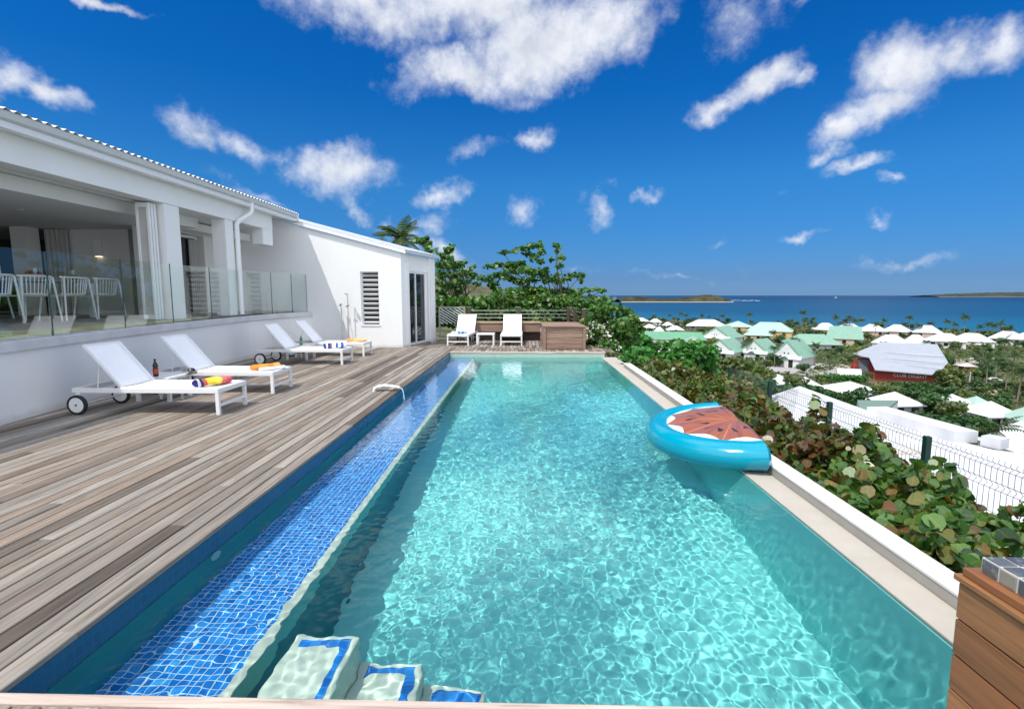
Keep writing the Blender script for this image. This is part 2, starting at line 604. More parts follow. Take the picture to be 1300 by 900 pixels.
def dup(root, loc, rz=0.0, label=None, group=None, scale=None):
    r = root.copy()
    COL.objects.link(r)
    r.location = loc
    r.rotation_euler = (0, 0, rz)
    if scale:
        r.scale = scale
    if label:
        r['label'] = label
    if group:
        r['group'] = group
    for ch in list(root.children):
        c = ch.copy()
        COL.objects.link(c)
        c.parent = r
        for g in list(ch.children):
            d = g.copy()
            COL.objects.link(d)
            d.parent = c
    return r


def np_mesh(name, verts, nper, mat, parent=None, smooth=False, obj=True):
    """mesh of equal polygons: verts (n, nper, 3)"""
    n = verts.shape[0]
    me = bpy.data.meshes.new(name)
    me.vertices.add(n * nper)
    me.vertices.foreach_set('co', verts.reshape(-1).astype(np.float32))
    me.loops.add(n * nper)
    me.loops.foreach_set('vertex_index', np.arange(n * nper, dtype=np.int32))
    me.polygons.add(n)
    me.polygons.foreach_set('loop_start', np.arange(0, n * nper, nper, dtype=np.int32))
    me.polygons.foreach_set('loop_total', np.full(n, nper, dtype=np.int32))
    me.materials.append(mat)
    if nper == 8:
        a_ = np.arange(8) * 2 * math.pi / 8
        uvl = me.uv_layers.new(name='leaf')
        uvl.data.foreach_set('uv', np.tile(np.stack([np.cos(a_), np.sin(a_)], 1).reshape(-1), n).astype(np.float32))
    me.update()
    me.validate()
    if not obj:
        return me
    o = bpy.data.objects.new(name, me)
    COL.objects.link(o)
    if parent is not None:
        o.parent = parent
    return o


NPR = np.random.default_rng(11)


def leaf_polys(c, size, nper=6, up=.6, asp=1.0, jitter=.35):
    """c (n,3) centres -> leaf-shaped polygons, facing mostly upward and outward"""
    n = len(c)
    nr = NPR.normal(size=(n, 3))
    nr /= np.linalg.norm(nr, axis=1, keepdims=True)
    nr[:, 2] = np.abs(nr[:, 2]) + up
    nr /= np.linalg.norm(nr, axis=1, keepdims=True)
    t = NPR.normal(size=(n, 3))
    u = np.cross(nr, t)
    u /= np.linalg.norm(u, axis=1, keepdims=True)
    w = np.cross(nr, u)
    s = (size * (1 + jitter * (NPR.random(n) * 2 - 1)))[:, None, None] * .5
    a = np.arange(nper) * 2 * math.pi / nper
    ca, sa = np.cos(a)[None, :, None], np.sin(a)[None, :, None]
    fold = (np.abs(np.sin(a)) * 1.0)[None, :, None] * NPR.uniform(.05, .65, n)[:, None, None]
    return c[:, None, :] + s * (ca * u[:, None, :] + asp * sa * w[:, None, :] + fold * nr[:, None, :])


def in_blob(n, c, r, shell=.45):
    p = NPR.normal(size=(n, 3))
    p /= np.linalg.norm(p, axis=1, keepdims=True)
    rr = (shell + (1 - shell) * NPR.random(n) ** .7)[:, None]
    return np.array(c)[None, :] + p * rr * np.array(r)[None, :]


def foliage(parent, name, blobs, per, size, mat, nper=6, up=.5, asp=1.0, shell=.35):
    """blobs: (centre, radii) in the parent's coordinates"""
    cs = [in_blob(max(6, int(2.5 * per * (r[0] * r[2] + r[1] * r[2] + r[0] * r[1]) / 3)), c, r, shell) for c, r in blobs]
    c = np.concatenate(cs)
    return np_mesh(name, leaf_polys(c, size, nper, up, asp), nper, mat, parent)


# ================================================================ THE SETTING
PX0, PX1, PY0, PY1 = -2.0, 2.02, 1.745, 13.6        # pool: left wall, right edge, near and far ends
WZ = -0.135                                          # water level
FLOOR_Z = -1.3


def boards(name, x0, x1, y0, y1, mat, pitch=.112, gap=.0115, z=0.0, th=.028, lens=(2.6, 7.0), axis='Y', clip=None):
    mb = MB()
    a0, a1, b0, b1 = (x0, x1, y0, y1) if axis == 'Y' else (y0, y1, x0, x1)
    n = max(1, round((a1 - a0) / pitch))
    pt = (a1 - a0) / n
    for i in range(n):
        p = a0 + i * pt
        q = b0
        first = True
        while q < b1 - .01:
            L = rnd.uniform(*lens) * (rnd.random() if first else 1)
            first = False
            e = min(b1, q + max(.4, L))
            if b1 - e < .4:
                e = b1
            dz = rnd.uniform(-.0015, .0015)
            lo, hi = (p + gap / 2, p + pt - gap / 2)
            if clip:
                lo2, hi2 = clip(lo, hi, q, e)
                if hi2 - lo2 < .02:
                    q = e
                    continue
                lo, hi = lo2, hi2
            c = .004
            for_ = [(lo, z - th), (lo, z + dz - c), (lo + c, z + dz), (hi - c, z + dz), (hi, z + dz - c), (hi, z - th)]
            if axis == 'Y':
                mb.prism(for_, 'Y', q + .0015, e - .0015)
            else:
                mb.prism([(v_, w_) for v_, w_ in for_], 'X', q + .0015, e - .0015)
            q = e
    return mb.build(name, mat, flip_check=True)


structure(boards('deck', -6.75, PX0 - .0, -1.2, 14.76, MAT['deck']))
structure(boards('deck', -3.62, 2.12, 14.78, 17.6, MAT['deck'], lens=(1.0, 2.8)))
structure(boards('deck', PX0 + .004, 2.4, 13.80, 14.75, MAT['deck'], lens=(.95, .96)))
structure(boards('deck', PX0 + .004, 3.0, -1.2, PY0 - .05, MAT['deck']))
structure(MB().box((-2.0, PY0 - .046, -.035), (2.02, PY0 + .006, .004)).build('deck_edge', MAT['deck_end'], bevel=.004))
structure(MB().box((-2.0, 13.60, -.035), (2.12, 13.70, .003)).box((-2.0, 13.703, -.035), (2.12, 13.797, .001)).build('deck_edge', MAT['deck_end'], bevel=.004))
# what carries the deck: a dark base under the boards
structure(MB().box((-7.2, -1.4, -2.2), (PX0 - .05, 14.76, -.04)).box((PX0 - .05, 13.66, -2.2), (2.12, 17.7, -.045)).box((PX0 - .05, -1.4, -2.2), (3.1, PY0 - .05, -.05)).box((-7.2, 14.77, -2.2), (-2.06, 17.7, -.05)).build('deck_base', MAT['dark']))

# pool shell
fl_near, fl_far = -1.62, -1.27
structure(MB().prism([(1.6, -2.3), (13.72, -2.3), (13.72, fl_far), (8.0, -1.42), (1.6, fl_near)], 'X', PX0 - .045, 2.3).build('pool_floor', MAT['plaster']))
wl = MB().box((PX0 - .045, 1.7, -.9), (PX0 - .002, 13.62, -.165))
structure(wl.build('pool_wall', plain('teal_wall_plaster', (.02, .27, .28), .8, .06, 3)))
structure(MB().box((PX0 - .045, 1.7, -.165), (PX0 - .006, 13.62, -.031)).build('pool_wall', MAT['band_tile']))
structure(MB().box((PX0, 13.605, -1.4), (2.3, 13.65, -.20)).build('pool_wall', MAT['plaster']))
structure(MB().box((PX0, 13.607, -.20), (2.1, 13.65, -.036)).build('pool_wall', MAT['far_tile']))
structure(MB().box((PX0, 1.66, -1.7), (2.3, PY0 - .002, -.036)).build('pool_wall', MAT['plaster']))
LZ = WZ - .385
structure(MB().box((PX0 - .01, 1.70, LZ - .20), (-1.362, 13.62, LZ - .012)).build('pool_ledge', plain('pale_green_lip', (.16, .50, .46), .8, .06, 6)))
structure(MB().box((PX0 - .01, 1.70, -1.7), (-1.372, 13.62, LZ - .2005)).build('pool_ledge', plain('dark_teal_shade', (.02, .15, .17), .6, .1, 6)))  # lower wall coloured dark, painting in the shade below the ledge
structure(MB().box((PX0 - .01, 1.70, LZ - .012), (-1.415, 13.62, LZ)).build('ledge_tiles', MAT['ledge_tile']))
structure(MB().box((-1.415, 1.70, LZ - .012), (-1.358, 13.62, LZ + .003)).build('ledge_rim', plain('ledge_rim', (.56, .58, .49), .7, .12, 14)))
# right-hand side: wet coping, low upstand
structure(MB().box((PX1, 1.66, -2.1), (2.245, 13.6, WZ + .012)).build('pool_coping', MAT['beige_stone'], bevel=.006))
structure(MB().box((2.245, 11.75, -2.1), (2.40, 13.6, WZ + .011)).build('pool_coping', MAT['beige_stone']))
up = thing('low_upstand_wall', 'low white topped upstand wall between pool coping and hedge', 'low wall', (2.3, 1.6, -.13))
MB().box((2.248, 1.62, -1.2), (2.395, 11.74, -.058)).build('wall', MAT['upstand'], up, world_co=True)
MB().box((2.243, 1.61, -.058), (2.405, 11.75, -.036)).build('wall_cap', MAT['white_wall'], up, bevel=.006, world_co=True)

structure(MB().box((PX1 - .008, 1.70, -1.7), (PX1 + .004, 13.61, WZ - .03)).build('pool_wall', MAT['plaster']))
# steps: three separate blocks under water along the near end
for (sx0, sx1, sy1, sz) in ((-1.21, -.875, 2.53, -.435), (-.873, -.535, 2.53, -.685), (-.533, -.205, 2.53, -.895)):
    structure(MB().box((sx0, 1.74, -1.66), (sx1, sy1, sz)).build('pool_step', MAT['step_plaster'], bevel=.012))
    bt = MB().box((sx0 + .05, sy1 - .09, sz), (sx1 - .035, sy1 - .035, sz + .003)).box((sx1 - .072, 1.745, sz), (sx1 - .035, sy1 - .09, sz + .003))
    structure(bt.build('step_tiles', MAT['border_tile']))


def water():
    nx, ny = 390, 1150
    xs = np.linspace(PX0 - .02, PX1 + .02, nx)
    ys = np.linspace(1.70, 13.63, ny)
    X, Y = np.meshgrid(xs, ys, indexing='ij')
    g = np.random.default_rng(5)
    Z = np.zeros_like(X)
    for i in range(110):
        lam = .048 * (4.6 ** g.random())
        k = 2 * math.pi / lam
        th = g.random() * 2 * math.pi
        a = .000050 * (lam / .048) ** .62
        ph = g.random() * 6.28
        Z += a * np.sin(k * ((X + .05 * np.sin(1.3 * Y + i)) * math.cos(th) + Y * math.sin(th)) + ph)
    # gusts: rougher and calmer areas
    gust = .75 + .3 * np.sin(.9 * X + .5 * Y + 1.0) * np.sin(.7 * Y - .4 * X) + .15 * np.sin(2.1 * X - 1.3 * Y)
    Z *= gust
    Z += WZ
    idx = np.arange(nx * ny).reshape(nx, ny)
    q = np.stack([idx[:-1, :-1].ravel(), idx[1:, :-1].ravel(), idx[1:, 1:].ravel(), idx[:-1, 1:].ravel()], 1)
    verts = np.stack([X.ravel(), Y.ravel(), Z.ravel()], 1).tolist()
    faces = q.tolist()
    b = len(verts)
    rim = [*idx[:, 0], *idx[-1, 1:], *idx[-2::-1, -1], *idx[0, -2:0:-1]]
    verts += [(verts[i][0], verts[i][1], -1.7) for i in rim]
    n = len(rim)
    for j in range(n):
        faces.append((int(rim[(j + 1) % n]), b + (j + 1) % n, b + j, int(rim[j]))[::-1])
    faces.append([b + j for j in range(n)][::-1])
    me = bpy.data.meshes.new('pool_water')
    me.from_pydata(verts, [], faces)
    me.materials.append(MAT['water'])
    me.polygons.foreach_set('use_smooth', [True] * (nx - 1) * (ny - 1) + [False] * (len(faces) - (nx - 1) * (ny - 1)))
    o = bpy.data.objects.new('pool_water', me)
    COL.objects.link(o)
    o.cycles.is_caustics_caster = True
    structure(o)


water()
for o in bpy.data.objects:
    if o.name.split('.')[0] in ('pool_floor', 'pool_wall', 'pool_ledge', 'ledge_tiles', 'ledge_rim', 'pool_step', 'step_tiles', 'pool_coping'):
        o.cycles.is_caustics_receiver = True

# planting bed beside the pool
structure(MB().add([(2.40, 0, -.5), (5.6, 0, -1.25), (5.6, 11.7, -1.25), (2.40, 11.7, -.5), (2.40, 11.7, -.5), (4.0, 22, -1.3), (9, 22, -3.0), (9, 11.7, -2.6)], [(0, 1, 2, 3), (4, 7, 6, 5)]).build('planting_bed', MAT['soil'], flip_check=False))

# terrain
SEA_Z, PLAIN_Z = -33.5, -32.6
SH_X = [-2000, 0, 164, 302, 474, 900, 2500]
SH_Y = [3200, 1050, 807, 595, 490, 360, 100]


def shore(x):
    return np.interp(x, SH_X, SH_Y)


PR_D = [0, 4, 12, 30, 60, 95, 140, 200, 4000]
PR_Z = [-2.3, -4.0, -9.5, -13.5, -18.5, -23.5, -29.0, PLAIN_Z, PLAIN_Z]


def ground(x, y):
    x, y = np.asarray(x, float), np.asarray(y, float)
    d = np.hypot(np.maximum(x - 5, 0), np.maximum(y - 20, 0))
    z = np.interp(d, PR_D, PR_Z)
    z = np.where(x < -8, z + np.minimum((-8 - x) * .15, 8), z)
    s = shore(x) - y
    z = np.where(s < 0, np.maximum(z - 2.2 + np.minimum(s * .02, 0), SEA_Z - 4), np.where(s < 14, z - 2.2 * (1 - s / 14) ** 1.0, z))
    return z


def terrain_mat():
    m, n, b = newmat('dry_green_ground')
    co = objco(n)
    a = n.noise(co, .035, 6, .65)
    c = n.noise(co, .4, 5, .65)
    col = n.ramp(a, [(.3, (.05, .08, .028)), (.48, (.075, .09, .04)), (.58, (.17, .145, .10)), (.63, (.075, .095, .035)), (.75, (.045, .075, .025))])
    col = n.mix(1.0, col, n.ramp(c, [(.3, (.6, .6, .6)), (.7, (1.3, 1.3, 1.3))]), 'MULTIPLY')
    n.put(b.inputs['Base Color'], col)
    b.inputs['Roughness'].default_value = .95
    b.inputs['Specular IOR Level'].default_value = .1
    return m


gx = np.unique(np.concatenate([np.arange(-160, 60, 4), np.arange(60, 760, 8), np.arange(760, 2500, 60), [-2000, -1200, -600, -300]]))
gy = np.unique(np.concatenate([np.arange(-30, 120, 4), np.arange(120, 1100, 8), np.arange(1100, 3200, 70)]))
GX, GY = np.meshgrid(gx, gy, indexing='ij')
GZ = ground(GX, GY) + .4 * np.sin(GX * .05) * np.sin(GY * .06) * (np.hypot(GX - 3, GY - 10) > 30) * (shore(GX) - GY > 20)
ii = np.arange(GX.size).reshape(GX.shape)
me = bpy.data.meshes.new('ground')
me.from_pydata(np.stack([GX.ravel(), GY.ravel(), GZ.ravel()], 1).tolist(), [], np.stack([ii[:-1, :-1].ravel(), ii[1:, :-1].ravel(), ii[1:, 1:].ravel(), ii[:-1, 1:].ravel()], 1).tolist())
me.polygons.foreach_set('use_smooth', [True] * len(me.polygons))
me.materials.append(terrain_mat())
o = bpy.data.objects.new('ground', me)
COL.objects.link(o)
structure(o)

# beach
bx = np.linspace(60, 760, 60)
vb, fb = [], []
for x in bx:
    y = float(shore(x))
    for t in (-1.5, 5, 12, 17):
        vb.append((x, y - t, float(ground(x, y - t)) + .12))
for i in range(len(bx) - 1):
    for k in range(3):
        fb.append((i * 4 + k, i * 4 + k + 1, i * 4 + k + 5, i * 4 + k + 4))
structure(MB().add(vb, fb).build('beach', plain('beach_sand', (.55, .47, .36), .95, .08, .3)))


def sea_mat():
    m, n, b = newmat('deep_blue_sea')
    co = objco(n)
    x, y, z = n.xyz(co)
    # shallow water over sand near the shore: distance to the shoreline
    pts = [(a_, b_) for a_, b_ in zip(SH_X, SH_Y)]
    fc = n.n('ShaderNodeFloatCurve')
    cv = fc.mapping.curves[0]
    xs_ = [(p[0] + 2000) / 4500 for p in pts]
    while len(cv.points) < len(pts):
        cv.points.new(.5, .5)
    for p, xx, q in zip(cv.points, xs_, pts):
        p.location = (xx, q[1] / 3200)
        p.handle_type = 'VECTOR'
    fc.mapping.update()
    n.put(fc.inputs[1], n.math('MULTIPLY_ADD', x, 1 / 4500, 2000 / 4500))
    d = n.math('SUBTRACT', y, n.math('MULTIPLY', fc.outputs[0], 3200.0))
    d = n.math('ADD', d, n.math('MULTIPLY', n.math('SUBTRACT', n.noise(co, .006, 4, .6), .5), 260.0))
    st = n.noise(n.vmath('MULTIPLY', co, (.0012, .006, 1)), 1.0, 5, .6)
    deep = n.ramp(st, [(.35, (.0015, .022, .060)), (.6, (.003, .033, .080)), (.75, (.002, .027, .070))])
    far = n.mix(n.step(d, 700.0, 5000.0), (.003, .055, .115, 1), deep)
    col = n.mix(n.step(d, 20.0, 700.0), (.006, .105, .18, 1), far)
    n.put(b.inputs['Base Color'], col)
    b.inputs['Roughness'].default_value = .35
    b.inputs['Specular IOR Level'].default_value = .22
    h = n.noise(n.vmath('MULTIPLY', co, (.08, .16, 1)), 1.0, 6, .65)
    bump(n, b, h, .6, 2.0)
    return m


structure(MB().add([(-60000, 60, SEA_Z), (60000, 60, SEA_Z), (60000, 70000, SEA_Z), (-60000, 70000, SEA_Z)], [(0, 1, 2, 3)]).build('sea', sea_mat(), flip_check=False))


def mound(name, prof, base_y, Y, depth, mat, zbase, rough=2.0, seed=1):
    """an island or hill whose ridge follows the measured skyline px, with a real depth"""
    g = np.random.default_rng(seed)
    xs_ = [at(p, q, Y).x for p, q in prof]
    zs_ = [at(p, q, Y).z for p, q in prof]
    nx_, ny_ = 90, 14
    X = np.linspace(xs_[0], xs_[-1], nx_)
    H_ = np.interp(X, xs_, zs_) - zbase
    v = []
    for j in range(ny_):
        t = j / (ny_ - 1)
        s = math.sin(math.pi * t) ** .7 if 0 < t < 1 else 0
        for i in range(nx_):
            k = H_[i] * s * (1 + (g.random() - .5) * .12) + (0 if s else -1)
            v.append((X[i] + (g.random() - .5) * (X[1] - X[0]) * .4, Y + (t - .5) * depth, zbase + k))
    f = [(j * nx_ + i, j * nx_ + i + 1, (j + 1) * nx_ + i + 1, (j + 1) * nx_ + i) for j in range(ny_ - 1) for i in range(nx_ - 1)]
    return structure(MB().add(v, f).build(name, mat, smooth=True, flip_check=False))


def scrub_mat(name, c1, c2, c3, sc_):
    m, n, b = newmat(name)
    co = objco(n)
    c = n.ramp(n.noise(co, sc_, 7, .7), [(.35, c1), (.5, c2), (.65, c3)])
    zz = n.xyz(co)[2]
    n.put(b.inputs['Base Color'], n.mix(n.math('LESS_THAN', zz, SEA_Z + 4.0), c, (.30, .27, .22, 1)))
    b.inputs['Roughness'].default_value = 1
    b.inputs['Specular IOR Level'].default_value = 0
    return m


isl_m = scrub_mat('island_scrub', (.022, .03, .016), (.05, .052, .028), (.105, .09, .06), .02)
mound('island', [(783, 380), (795, 377.2), (812, 376.8), (830, 378.6), (848, 379.4), (862, 378.6), (875, 377), (888, 375.2), (900, 374.4), (908, 375.5), (914, 378), (920, 380.5)], 384, 2750, 260, isl_m, SEA_Z)
mound('island', [(1172, 375.3), (1185, 374.3), (1205, 373.2), (1240, 372), (1275, 371.4), (1310, 371), (1380, 371.5), (1440, 375)], 377, 11800, 900, scrub_mat('far_island_scrub', (.035, .045, .04), (.055, .062, .05), (.075, .075, .062), .004), SEA_Z)
mound('hill', [(380, 352), (470, 350), (540, 354), (575, 358), (610, 363), (640, 367), (672, 373), (700, 376), (722, 377), (740, 379), (750, 382), (756, 386)], 400, 620, 260, scrub_mat('hill_scrub', (.05, .06, .03), (.10, .105, .06), (.16, .145, .10), .05), PLAIN_Z - 1)
# surf breaking on the rocks off the island
sf = MB()
for i in range(26):
    p = onz(922 + i * 1.7 + rnd.uniform(-1, 1), 381.6 + rnd.uniform(-.5, .6), SEA_Z)
    sf.box((p.x - rnd.uniform(2, 6), p.y - 12, SEA_Z + .05), (p.x + rnd.uniform(2, 6), p.y + 12, SEA_Z + rnd.uniform(.5, 1.6)))
so = sf.build('surf', plain('white_surf', (.8, .82, .82), .9))
so['kind'] = 'stuff'
# ================================================================ THE VILLA
EAVE_X, EAVE_Z = -6.40, 3.76
TF = 1.05                                            # terrace floor level
villa = thing('villa', 'long white villa with corrugated eave, open terrace rooms and a louvred lean-to wing', 'house', (-8.0, 14.8, 0))


def vp(mb, name, mat, parent=None, **k):
    """a part (or sub-part) of the villa, given in world coordinates"""
    par = parent or villa
    if par is not villa:                              # sub-parts: the part itself sits at the villa's origin
        q = villa.matrix_basis.inverted()
        mb.v = [tuple(q @ Vector(p)) for p in mb.v]
        return mb.build(name, mat, par, **k)
    return mb.build(name, mat, villa, world_co=True, **k)


# roof sheets, corrugated: the wave runs along the eave
cm = MB()
ny_ = 700
ys_ = np.linspace(1.0, 14.70, ny_)
vv = []
for y in ys_:
    w = .018 * math.sin(2 * math.pi * y / .14)
    vv += [(EAVE_X + .03, y, EAVE_Z + .012 + w), (EAVE_X - 9.5, y, EAVE_Z + 1.75 + w)]
cm.add(vv, [(2 * i, 2 * i + 1, 2 * i + 3, 2 * i + 2) for i in range(ny_ - 1)])
roof = vp(cm, 'roof', MAT['white_metal'], flip_check=False)
gt = MB()
gt.prism([(EAVE_X - .14, EAVE_Z - .03), (EAVE_X, EAVE_Z - .03), (EAVE_X + .012, EAVE_Z - .005), (EAVE_X, EAVE_Z - .09), (EAVE_X - .03, EAVE_Z - .112), (EAVE_X - .14, EAVE_Z - .112)], 'Y', 1.0, 14.66)
vp(gt, 'gutter', MAT['grey_paint'], roof)
fm = MB().box((EAVE_X - .17, 1.0, EAVE_Z - .20), (EAVE_X - .05, 14.70, EAVE_Z - .114)).box((EAVE_X - .16, 14.66, EAVE_Z - .2), (EAVE_X + .01, 14.72, EAVE_Z + .0))
vp(fm, 'fascia', MAT['white_paint'], roof)
vp(MB().box((-7.2, 1.0, EAVE_Z - .15), (EAVE_X - .172, 14.7, EAVE_Z - .12)), 'soffit', MAT['grey_paint'], roof)
# beams
beam = vp(MB().box((-6.98, 1.0, 3.195), (-6.68, 13.74, EAVE_Z - .152)), 'beam', MAT['white_wall'])
vp(MB().box((-6.96, 13.22, 2.80), (-6.685, 13.735, 3.193)), 'bracket', MAT['white_wall'])
vp(MB().box((-7.20, 1.0, 3.17), (-7.10, 10.0, 3.235)), 'track', MAT['grey_paint'])
vp(MB().box((-7.8, 1.0, 3.02), (-7.5, 11.9, 3.238)), 'beam', MAT['white_wall'])
vp(MB().box((-15.6, 1.0, 3.02), (-7.802, 14.7, 3.2)), 'ceiling', MAT['white_wall'])
vp(MB().box((-8.6, 1.0, 3.24), (-6.982, 13.7, 3.3)), 'ceiling', MAT['white_wall'])
# columns
vp(MB().box((-7.05, 9.63, TF), (-6.70, 10.05, 3.193)), 'column', MAT['white_wall'])
vp(MB().box((-7.0, 11.58, TF), (-6.70, 11.90, 3.193)), 'column', MAT['white_wall'])
# downpipe with its swan neck
dp = MB().tube([(EAVE_X - .05, 12.3, EAVE_Z - .10), (EAVE_X - .05, 12.3, EAVE_Z - .27), (EAVE_X - .07, 12.27, EAVE_Z - .36), (-6.60, 11.98, 3.20), (-6.63, 11.94, 3.12), (-6.63, 11.94, 3.0), (-6.63, 11.94, TF + .01)], .052, 12)
vp(dp, 'downpipe', MAT['white_paint'], smooth=True)
# facade
fw = MB().box((-8.6, 11.3, TF), (-8.3, 12.25, 3.238)).box((-8.6, 13.35, TF), (-8.3, 14.78, 3.238)).box((-8.6, 12.25, 3.0), (-8.3, 13.35, 3.238))
fw.box((-10.65, 11.95, TF), (-9.2, 12.2, 3.018)).box((-8.98, 11.8, TF), (-8.62, 12.2, 3.018))
vp(fw, 'wall', MAT['room_wall'])
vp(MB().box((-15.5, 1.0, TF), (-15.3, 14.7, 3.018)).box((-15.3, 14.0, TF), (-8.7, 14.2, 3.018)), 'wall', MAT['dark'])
vp(MB().box((-11.45, 11.4, TF), (-11.12, 11.75, 3.018)), 'column', MAT['room_wall'])
dr = vp(MB().box((-8.52, 12.27, TF), (-8.47, 12.33, 2.99)).box((-8.52, 13.27, TF), (-8.47, 13.33, 2.99)).box((-8.52, 12.33, 2.93), (-8.47, 13.27, 2.99)), 'terrace_door', MAT['white_paint'])
vp(MB().box((-8.50, 12.33, TF), (-8.49, 13.27, 2.93)), 'pane', MAT['window'], dr)


def curtain(x0, y0, x1, y1, z0, z1, n=9):
    d = Vector((x1 - x0, y1 - y0, 0))
    nn = Vector((-d.y, d.x, 0)).normalized()
    m_ = MB()
    k = n * 6
    for i in range(k + 1):
        t = i / k
        p = Vector((x0, y0, 0)) + d * t + nn * .035 * math.sin(2 * math.pi * n * t)
        m_.v += [(p.x, p.y, z0), (p.x, p.y, z1)]
    m_.f = [(2 * i, 2 * i + 1, 2 * i + 3, 2 * i + 2) for i in range(k)]
    m_.mi = [0] * k
    return m_


vp(curtain(-8.44, 12.95, -8.44, 13.28, TF + .02, 2.9, 4), 'curtain', MAT['curtain'], smooth=True, flip_check=False)
vp(curtain(-11.0, 11.75, -10.55, 11.85, TF + .02, 3.0, 5), 'curtain', MAT['curtain'], smooth=True, flip_check=False)
# stacked sliding panels beside the column
for k in range(3):
    y = 9.36 + .075 * k
    sp = MB().box((-7.04, y, TF + .01), (-7.0, y + .05, 3.16)).box((-6.84, y, TF + .01), (-6.80, y + .05, 3.16)).box((-7.0, y, TF + .01), (-6.84, y + .05, TF + .09)).box((-7.0, y, 3.08), (-6.84, y + .05, 3.16))
    sp = vp(sp, 'sliding_panel', MAT['white_paint'])
    vp(MB().box((-7.0, y + .02, TF + .09), (-6.84, y + .03, 3.08)), 'pane', MAT['curtain'], sp)
# wall lamp and ceiling spot
wlp = vp(MB().box((-9.98, 11.86, 2.40), (-9.82, 11.948, 2.78)), 'wall_lamp', MAT['white_paint'], bevel=.01)
vp(MB().lathe([(.055, 0), (.055, .012)], 14, (-9.0, 9.2, 3.006)), 'ceiling_spot', MAT['white_metal'])
lm, ln_, lb = newmat('warm_lamp_glow')
lb.inputs['Emission Color'].default_value = (1, .75, .45, 1)
lb.inputs['Emission Strength'].default_value = 1.3
vp(MB().box((-9.96, 11.87, 2.385), (-9.84, 11.94, 2.397)), 'lamp_glow', lm, wlp)
# picture inside
vp(MB().box((-15.28, 10.3, 1.7), (-15.25, 11.4, 2.7)), 'picture_frame', MAT['black_glossy'])

# the wing with the gable wall
GY0 = 14.78
gw = MB()
wx0, wx1, wz0, wz1 = -4.72, -4.20, .66, 2.17
top = lambda x: 2.70 + (-3.54 - x) * .262
pieces = [[(-9.2, 0), (wx0, 0), (wx0, top(wx0)), (-9.2, top(-9.2))], [(wx1, 0), (-3.54, 0), (-3.54, top(-3.54)), (wx1, top(wx1))],
          [(wx0, 0), (wx1, 0), (wx1, wz0), (wx0, wz0)], [(wx0, wz1), (wx1, wz1), (wx1, top(wx1)), (wx0, top(wx0))]]
for p in pieces:
    gw.prism(p, 'Y', GY0, GY0 + .24)
vp(gw, 'gable_wall', MAT['white_wall'])
vp(MB().box((wx0, GY0 + .20, wz0), (wx1, GY0 + .235, wz1)), 'window_void', MAT['dark'])
wi = vp(MB().box((wx0, GY0 + .09, wz0), (wx0 + .03, GY0 + .17, wz1)).box((wx1 - .03, GY0 + .09, wz0), (wx1, GY0 + .17, wz1)).box((wx0 + .03, GY0 + .09, wz1 - .03), (wx1 - .03, GY0 + .17, wz1)), 'louvred_window', MAT['white_paint'])
vp(MB().box((wx0 - .02, GY0 - .02, wz0 - .04), (wx1 + .03, GY0 + .16, wz0 + .003)), 'sill', MAT['white_paint'], wi)
sl = MB()
for k in range(11):
    z = wz0 + .06 + k * .134
    sl.bar((wx0 + .03, GY0 + .12, z), (wx1 - .03, GY0 + .12, z), .11, .014, (0, .55, 1))
vp(sl, 'slats', MAT['white_paint'], wi)
rs = MB().prism([(-3.40, top(-3.40) + .02), (-3.38, top(-3.40) + .16), (-9.2, top(-9.2) + .16), (-9.2, top(-9.2) + .02)], 'Y', GY0 - .05, GY0 + .30)
# roof of the wing follows its slightly turned side wall
rs = MB()
A = [(-3.40, GY0 - .06), (-2.86, 17.35), (-9.2, 17.35), (-9.2, GY0 - .06)]
zt = lambda x, y: top(x - (y - GY0) * .225) + .03
rs.add([(x, y, zt(x, y)) for x, y in A] + [(x, y, zt(x, y) + .10) for x, y in A], [(3, 2, 1, 0), (4, 5, 6, 7), (0, 1, 5, 4), (1, 2, 6, 5), (2, 3, 7, 6), (3, 0, 4, 7)])
wr = vp(rs, 'wing_roof', MAT['grey_paint'])
vb_ = MB()
vb_.add([(-3.39, GY0 - .085, zt(-3.39, GY0) - .02), (-9.2, GY0 - .085, zt(-9.2, GY0) - .02), (-9.2, GY0 - .062, zt(-9.2, GY0) - .02), (-3.39, GY0 - .062, zt(-3.39, GY0) - .02),
         (-3.39, GY0 - .085, zt(-3.39, GY0) + .05), (-9.2, GY0 - .085, zt(-9.2, GY0) + .05), (-9.2, GY0 - .062, zt(-9.2, GY0) + .05), (-3.39, GY0 - .062, zt(-3.39, GY0) + .05)],
        [(0, 1, 2, 3), (7, 6, 5, 4), (0, 4, 5, 1), (1, 5, 6, 2), (2, 6, 7, 3), (3, 7, 4, 0)])
vp(vb_, 'barge_board', MAT['white_paint'], wr)
# side wall, turned 12 degrees, with its glazed door
SA = math.atan2(.54, 2.42)
SM = Matrix.Translation((-3.54, GY0, 0)) @ Matrix.Rotation(-SA, 4, 'Z')


def side(a, b, mb=None):
    return (mb or MB()).box(a, b, 0, SM)


